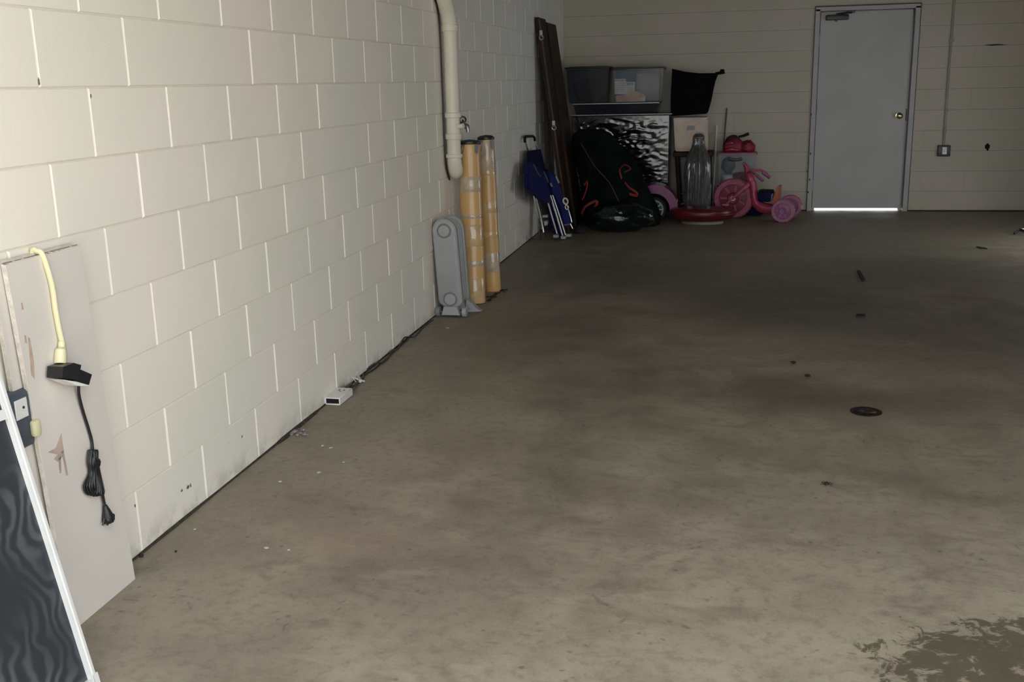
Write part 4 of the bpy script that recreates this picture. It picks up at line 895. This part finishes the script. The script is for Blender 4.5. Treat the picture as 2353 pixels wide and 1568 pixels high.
for dy, dx in ((0, 0), (.29, 0)):
    M = axis_m(WC+Vector((0, dy, 0)), (0, 1, 0))
    bm = B(); lathe(bm, [(.095, -.05), (.12, -.055), (.1275, -.035), (.1275, .04), (.095, .045), (.095, -.05)], 36, M); w_ = obj('tyre', bm, M_BLACKR, t)
    bm = B(); lathe(bm, [(.082, -.052), (.097, -.054), (.097, .03), (.082, .02), (.082, -.052)], 36, M); obj('rim', bm, M_RIM, w_)
    bm = B(); lathe(bm, [(0, -.01), (.085, -.005), (.085, .01), (0, .01)], 30, M); obj('wheel_back', bm, M_BLACKP, w_)
    bm = B()
    for k in range(10):
        a = 2*PI*k/10; q = M @ Vector((math.cos(a)*.052, math.sin(a)*.052, -.035)); box(bm, q, (.064, .012, .014), .002, M.to_3x3() @ Matrix.Rotation(a, 3, 'Z'))
    lathe(bm, [(0, -.05), (.016, -.048), (.022, -.03), (0, -.02)], 14, M)
    obj('spokes', bm, M_RIM, w_)
for xw in (.50,):
    M = axis_m((xw, WC.y+.0, .128), (0, 1, 0)); bm = B(); lathe(bm, [(0, -.045), (.12, -.045), (.1275, -.035), (.1275, .04), (0, .045)], 32, M); obj('tyre', bm, M_BLACKR, t)
    M = axis_m((xw, WC.y+.29, .128), (0, 1, 0)); bm = B(); lathe(bm, [(0, -.045), (.12, -.045), (.1275, -.035), (.1275, .04), (0, .045)], 32, M); obj('tyre', bm, M_BLACKR, t)
bm = B(); lump(bm, (1.258, 7.90, .20), (.010, .02, .030), 12, 8, 0); obj('side_lamp', bm, M_AMBER, t, label='small amber lamp')

# ---------------------------------------------------------------- red round base
t = thing('red_saucer', 'round dark red plastic toy on a beige base in front of the tricycle', 'toy', (1.515, 7.70, 0))
Mx = Matrix.Translation((1.515, 7.70, 0))
bm = B(); lathe(bm, [(.19, 0), (.205, .006), (.205, .030), (.19, .036)], 40, Mx, sy=.66); obj('base_ring', bm, M_TAN, t)
bm = B(); lathe(bm, [(.20, .034), (.25, .045), (.305, .075), (.318, .105), (.312, .135), (.285, .152), (.22, .160), (.10, .158), (0, .157)], 48, Mx, sy=.62); obj('shell', bm, M_RED, t)
bm = B(); ring = [Mx @ Vector((math.cos(2*PI*i/40)*.319, math.sin(2*PI*i/40)*.319*.62, .105)) for i in range(40)]; tube(bm, ring, .009, 6, closed=True); obj('rim_bead', bm, M_RED, t)
bm = B(); q = fl(1688, 500); tube(bm, [(q.x-.05, q.y-.02, .01), (q.x, q.y, .02), (q.x+.02, q.y+.03, .05)], .008, 6, smooth=3); obj('pull_cord', bm, M_AMBER, t)

# ---------------------------------------------------------------- green bags
t = thing('tree_bag', 'tall slumped dark green storage bag with red webbing handles in front of the cabinet', 'bag', (.68, 7.62, 0))
prof = [(.0, .36, .20, .74), (.08, .38, .22, .73), (.20, .37, .22, .70), (.34, .34, .21, .67), (.48, .31, .19, .62), (.60, .28, .17, .57), (.70, .26, .15, .52), (.80, .23, .13, .47), (.88, .19, .11, .44), (.93, .12, .07, .43)]
bm = B(); rings = []; n = 44
for z, rx, ry, xc_ in prof:
    ring = []
    for k in range(n):
        a = 2*PI*k/n; sq = (abs(math.cos(a))**4+abs(math.sin(a))**4)**-.25
        k2 = 1+.07*noise.noise(Vector((math.cos(a)*2, math.sin(a)*2, z*4)))+.05*noise.noise(Vector((math.cos(a)*5, math.sin(a)*5, z*8)))
        ring.append(bm.verts.new((xc_+math.cos(a)*rx*k2*(.5+.5*sq), 7.60+math.sin(a)*ry*k2, z)))
    rings.append(ring)
for A, C in zip(rings, rings[1:]):
    for k in range(n): bm.faces.new((A[k], A[(k+1) % n], C[(k+1) % n], C[k]))
bm.faces.new(rings[0][::-1]); bm.faces.new(rings[-1])
bmesh.ops.subdivide_edges(bm, edges=bm.edges[:], cuts=1, use_grid_fill=True, smooth=.6)
TREEBAG = obj('bag_body', bm, M_GREEN, t)
def bagp(u, v, y): return bk(u, v, y)
bm = B(); tube(bm, [bagp(1335, 330, 7.44), bagp(1365, 380, 7.40), bagp(1400, 420, 7.38), bagp(1420, 460, 7.36), bagp(1432, 478, 7.36)], .006, 6, smooth=3); obj('zip', bm, M_WOODR, t, label='brownish diagonal zip')
for pth in ([(1342, 425, 7.40), (1350, 418, 7.37), (1346, 440, 7.36), (1338, 460, 7.38)], [(1336, 492, 7.36), (1346, 474, 7.34), (1370, 462, 7.34), (1368, 476, 7.33), (1344, 498, 7.34), (1336, 492, 7.36)], [(1428, 410, 7.42), (1424, 390, 7.38), (1436, 379, 7.36), (1449, 388, 7.38), (1434, 396, 7.37)], [(1436, 420, 7.40), (1446, 432, 7.36), (1462, 443, 7.35), (1462, 450, 7.36), (1446, 446, 7.37)]):
    bm = B(); tube(bm, [bagp(*p) for p in pth], .014, 8, smooth=4, flat=.45); obj('handle', bm, M_REDH, t)
bm = B(); vs_ = lump(bm, (.755, 7.16, .130), (.325, .19, .145), 48, 30, .07, 2.4, 11, .0015); 
rebase(tag(obj('green_plastic_bag', bm, M_GREENS), 'low glossy dark green plastic bag on the floor in front of the tree bag', 'bag'))
bm = B(); lump(bm, (.40, 6.99, .025), (.06, .05, .03), 24, 16, .14, 3, 4, .0015); rebase(tag(obj('blue_cloth', bm, M_DARKC), 'small dark cloth lump on the floor between the beach chair and green bag', 'cloth'))

# ---------------------------------------------------------------- floor drain and litter
t = thing('floor_drain', 'small round rusty floor drain in the middle of the stained slab', 'drain', (2.358, 1.752, 0))
bm = B(); lathe(bm, [(.047, .0015), (.058, .004), (.066, .002), (.066, -.01), (.047, -.01)], 32, Matrix.Translation((2.358, 1.752, 0))); obj('rim', bm, M_GRATE, t)
bm = B(); lathe(bm, [(0, .0012), (.05, .0012), (.05, .0004), (0, .0004)], 24, Matrix.Translation((2.358, 1.752, 0))); obj('sump', bm, M_HOLE, t)
bm = B()
for k in range(5): box(bm, (2.358, 1.724+k*.014, .0035), (.088*math.sqrt(max(.1, 1-((k-2)/3.2)**2)), .005, .003), .001)
obj('grate_bars', bm, M_GRATE, t)
for u, v, lab in ((1979, 944, 'dry leaf lying on the left half of the floor drain'), (2006, 948, 'rust-brown leaf lying on the right half of the floor drain')):
    q = fl(u, v, .007); bm = B(); lump(bm, q, (.016, .012, .004), 10, 6, .3, 2, u); rebase(tag(obj('leaf', bm, M_WOODR if u > 2000 else M_BARK), lab, 'leaf'))
def flat(name, pol, th, m, lab, cat, group=None):
    bm = B(); quadbox(bm, [fl(u, v)+Vector((0, 0, .0006)) for u, v in pol], (0, 0, th)); return rebase(tag(obj(name, bm, m), lab, cat, group))
flat('wood_scrap', [(1969, 625), (1976, 625), (1988, 646), (1981, 648)], .012, M_BARK, 'short dark wooden strip lying on the slab in front of the back door', 'scrap')
flat('rubber_scrap', [(1968, 725), (1988, 725), (1988, 731), (1969, 731)], .010, M_BLACKR, 'small flat black scrap on the slab between drain and wooden strip', 'scrap')
flat('bark_scrap', [(2243, 568), (2262, 570), (2269, 573), (2252, 572)], .006, M_BARK, 'thin dark sliver on the bright patch of slab near the right edge', 'scrap')
q = fl(1899, 1111, .006); bm = B(); lump(bm, q, (.010, .010, .005), 12, 8, .25, 2, 3)
for k in range(6):
    a = k*PI/3+.3; tube(bm, [q, q+Vector((math.cos(a)*.014, math.sin(a)*.014, .004)), q+Vector((math.cos(a)*.021, math.sin(a)*.021, -.005))], .0008, 4)
rebase(tag(obj('dead_bug', bm, M_BARK), 'small dark dead bug on the slab nearer than the drain', 'insect'))
for u, v in ((1856, 863), (1823, 833)):
    q = fl(u, v, .006); bm = B(); lump(bm, q, (.013, .013, .006), 10, 8, .3, 2, u); rebase(tag(obj('dirt_crumb', bm, M_BARK), 'dark dirt crumb on the slab beyond the drain, %s' % ('nearer of the two' if v > 850 else 'farther of the two'), 'crumb'))
flakes = [(741, 1025, 7), (733, 1086, 6), (643, 1107, 6), (612, 1260, 6), (1028, 754, 8), (760, 1030, 6), (704, 1000, 5), (663, 1265, 4), (448, 1217, 4), (790, 1063, 4)]
for i, (u, v, s) in enumerate(flakes):
    a = random.uniform(0, 3); q = fl(u, v, .001); bm = B(); r_ = s*.0013
    quadbox(bm, [q+Vector((math.cos(a+k*1.2566)*r_*random.uniform(.6, 1.2), math.sin(a+k*1.2566)*r_*random.uniform(.6, 1.2), 0)) for k in range(5)], (0, 0, .0015))
    rebase(tag(obj('paint_flake', bm, M_CHIP), 'tiny white paint flake on the slab near the left wall', 'flake', 'white paint flakes near the left wall'))
bm = B()
for k in range(26):
    q = fl(680+random.uniform(-34, 22), 993+random.uniform(-6, 8), .004); q.x = max(q.x, .012); lump(bm, q, (.007+.006*random.random(), .008, .005), 8, 6, .3, 2, k)
o = obj('rubble', bm, M_DUST); tag(o, 'small crumbled mortar rubble along the foot of the left wall', 'rubble'); o['kind'] = 'stuff'
bm = B(); q = fl(320, 1276, .006); q.x = max(q.x, .012); lump(bm, q, (.007, .007, .006), 10, 8, .2, 2, 1); rebase(tag(obj('black_pebble', bm, M_BARK), 'tiny black pebble where the gypsum board meets wall and floor', 'pebble'))
q = fl(404, 1267, .003); bm = B(); lump(bm, q, (.004, .004, .003), 8, 6, .2, 2, 1); rebase(tag(obj('dark_speck', bm, M_BARK), 'tiny dark speck on the slab right of the gypsum board', 'speck'))
# dark folding tool at the right edge of the slab
q0 = fl(2330, 540); t = thing('metal_stand', 'black angled metal stand foot at the right edge of the slab', 'stand', (q0.x+.05, q0.y, 0))
bm = B(); tube(bm, [q0+Vector((-.0, 0, .012)), q0+Vector((.05, .02, .045)), q0+Vector((.14, -.12, .012))], .012, 8); obj('foot_bar', bm, M_DMETAL, t)
bm = B(); tube(bm, [q0+Vector((.05, .02, .045)), q0+Vector((.22, .10, .05)), q0+Vector((.40, .12, .012))], .010, 8); obj('cross_bar', bm, M_STEEL, t)
bm = B(); tube(bm, [q0+Vector((.22, .10, .05)), q0+Vector((.24, .12, .55))], .011, 8); obj('upright', bm, M_DMETAL, t)
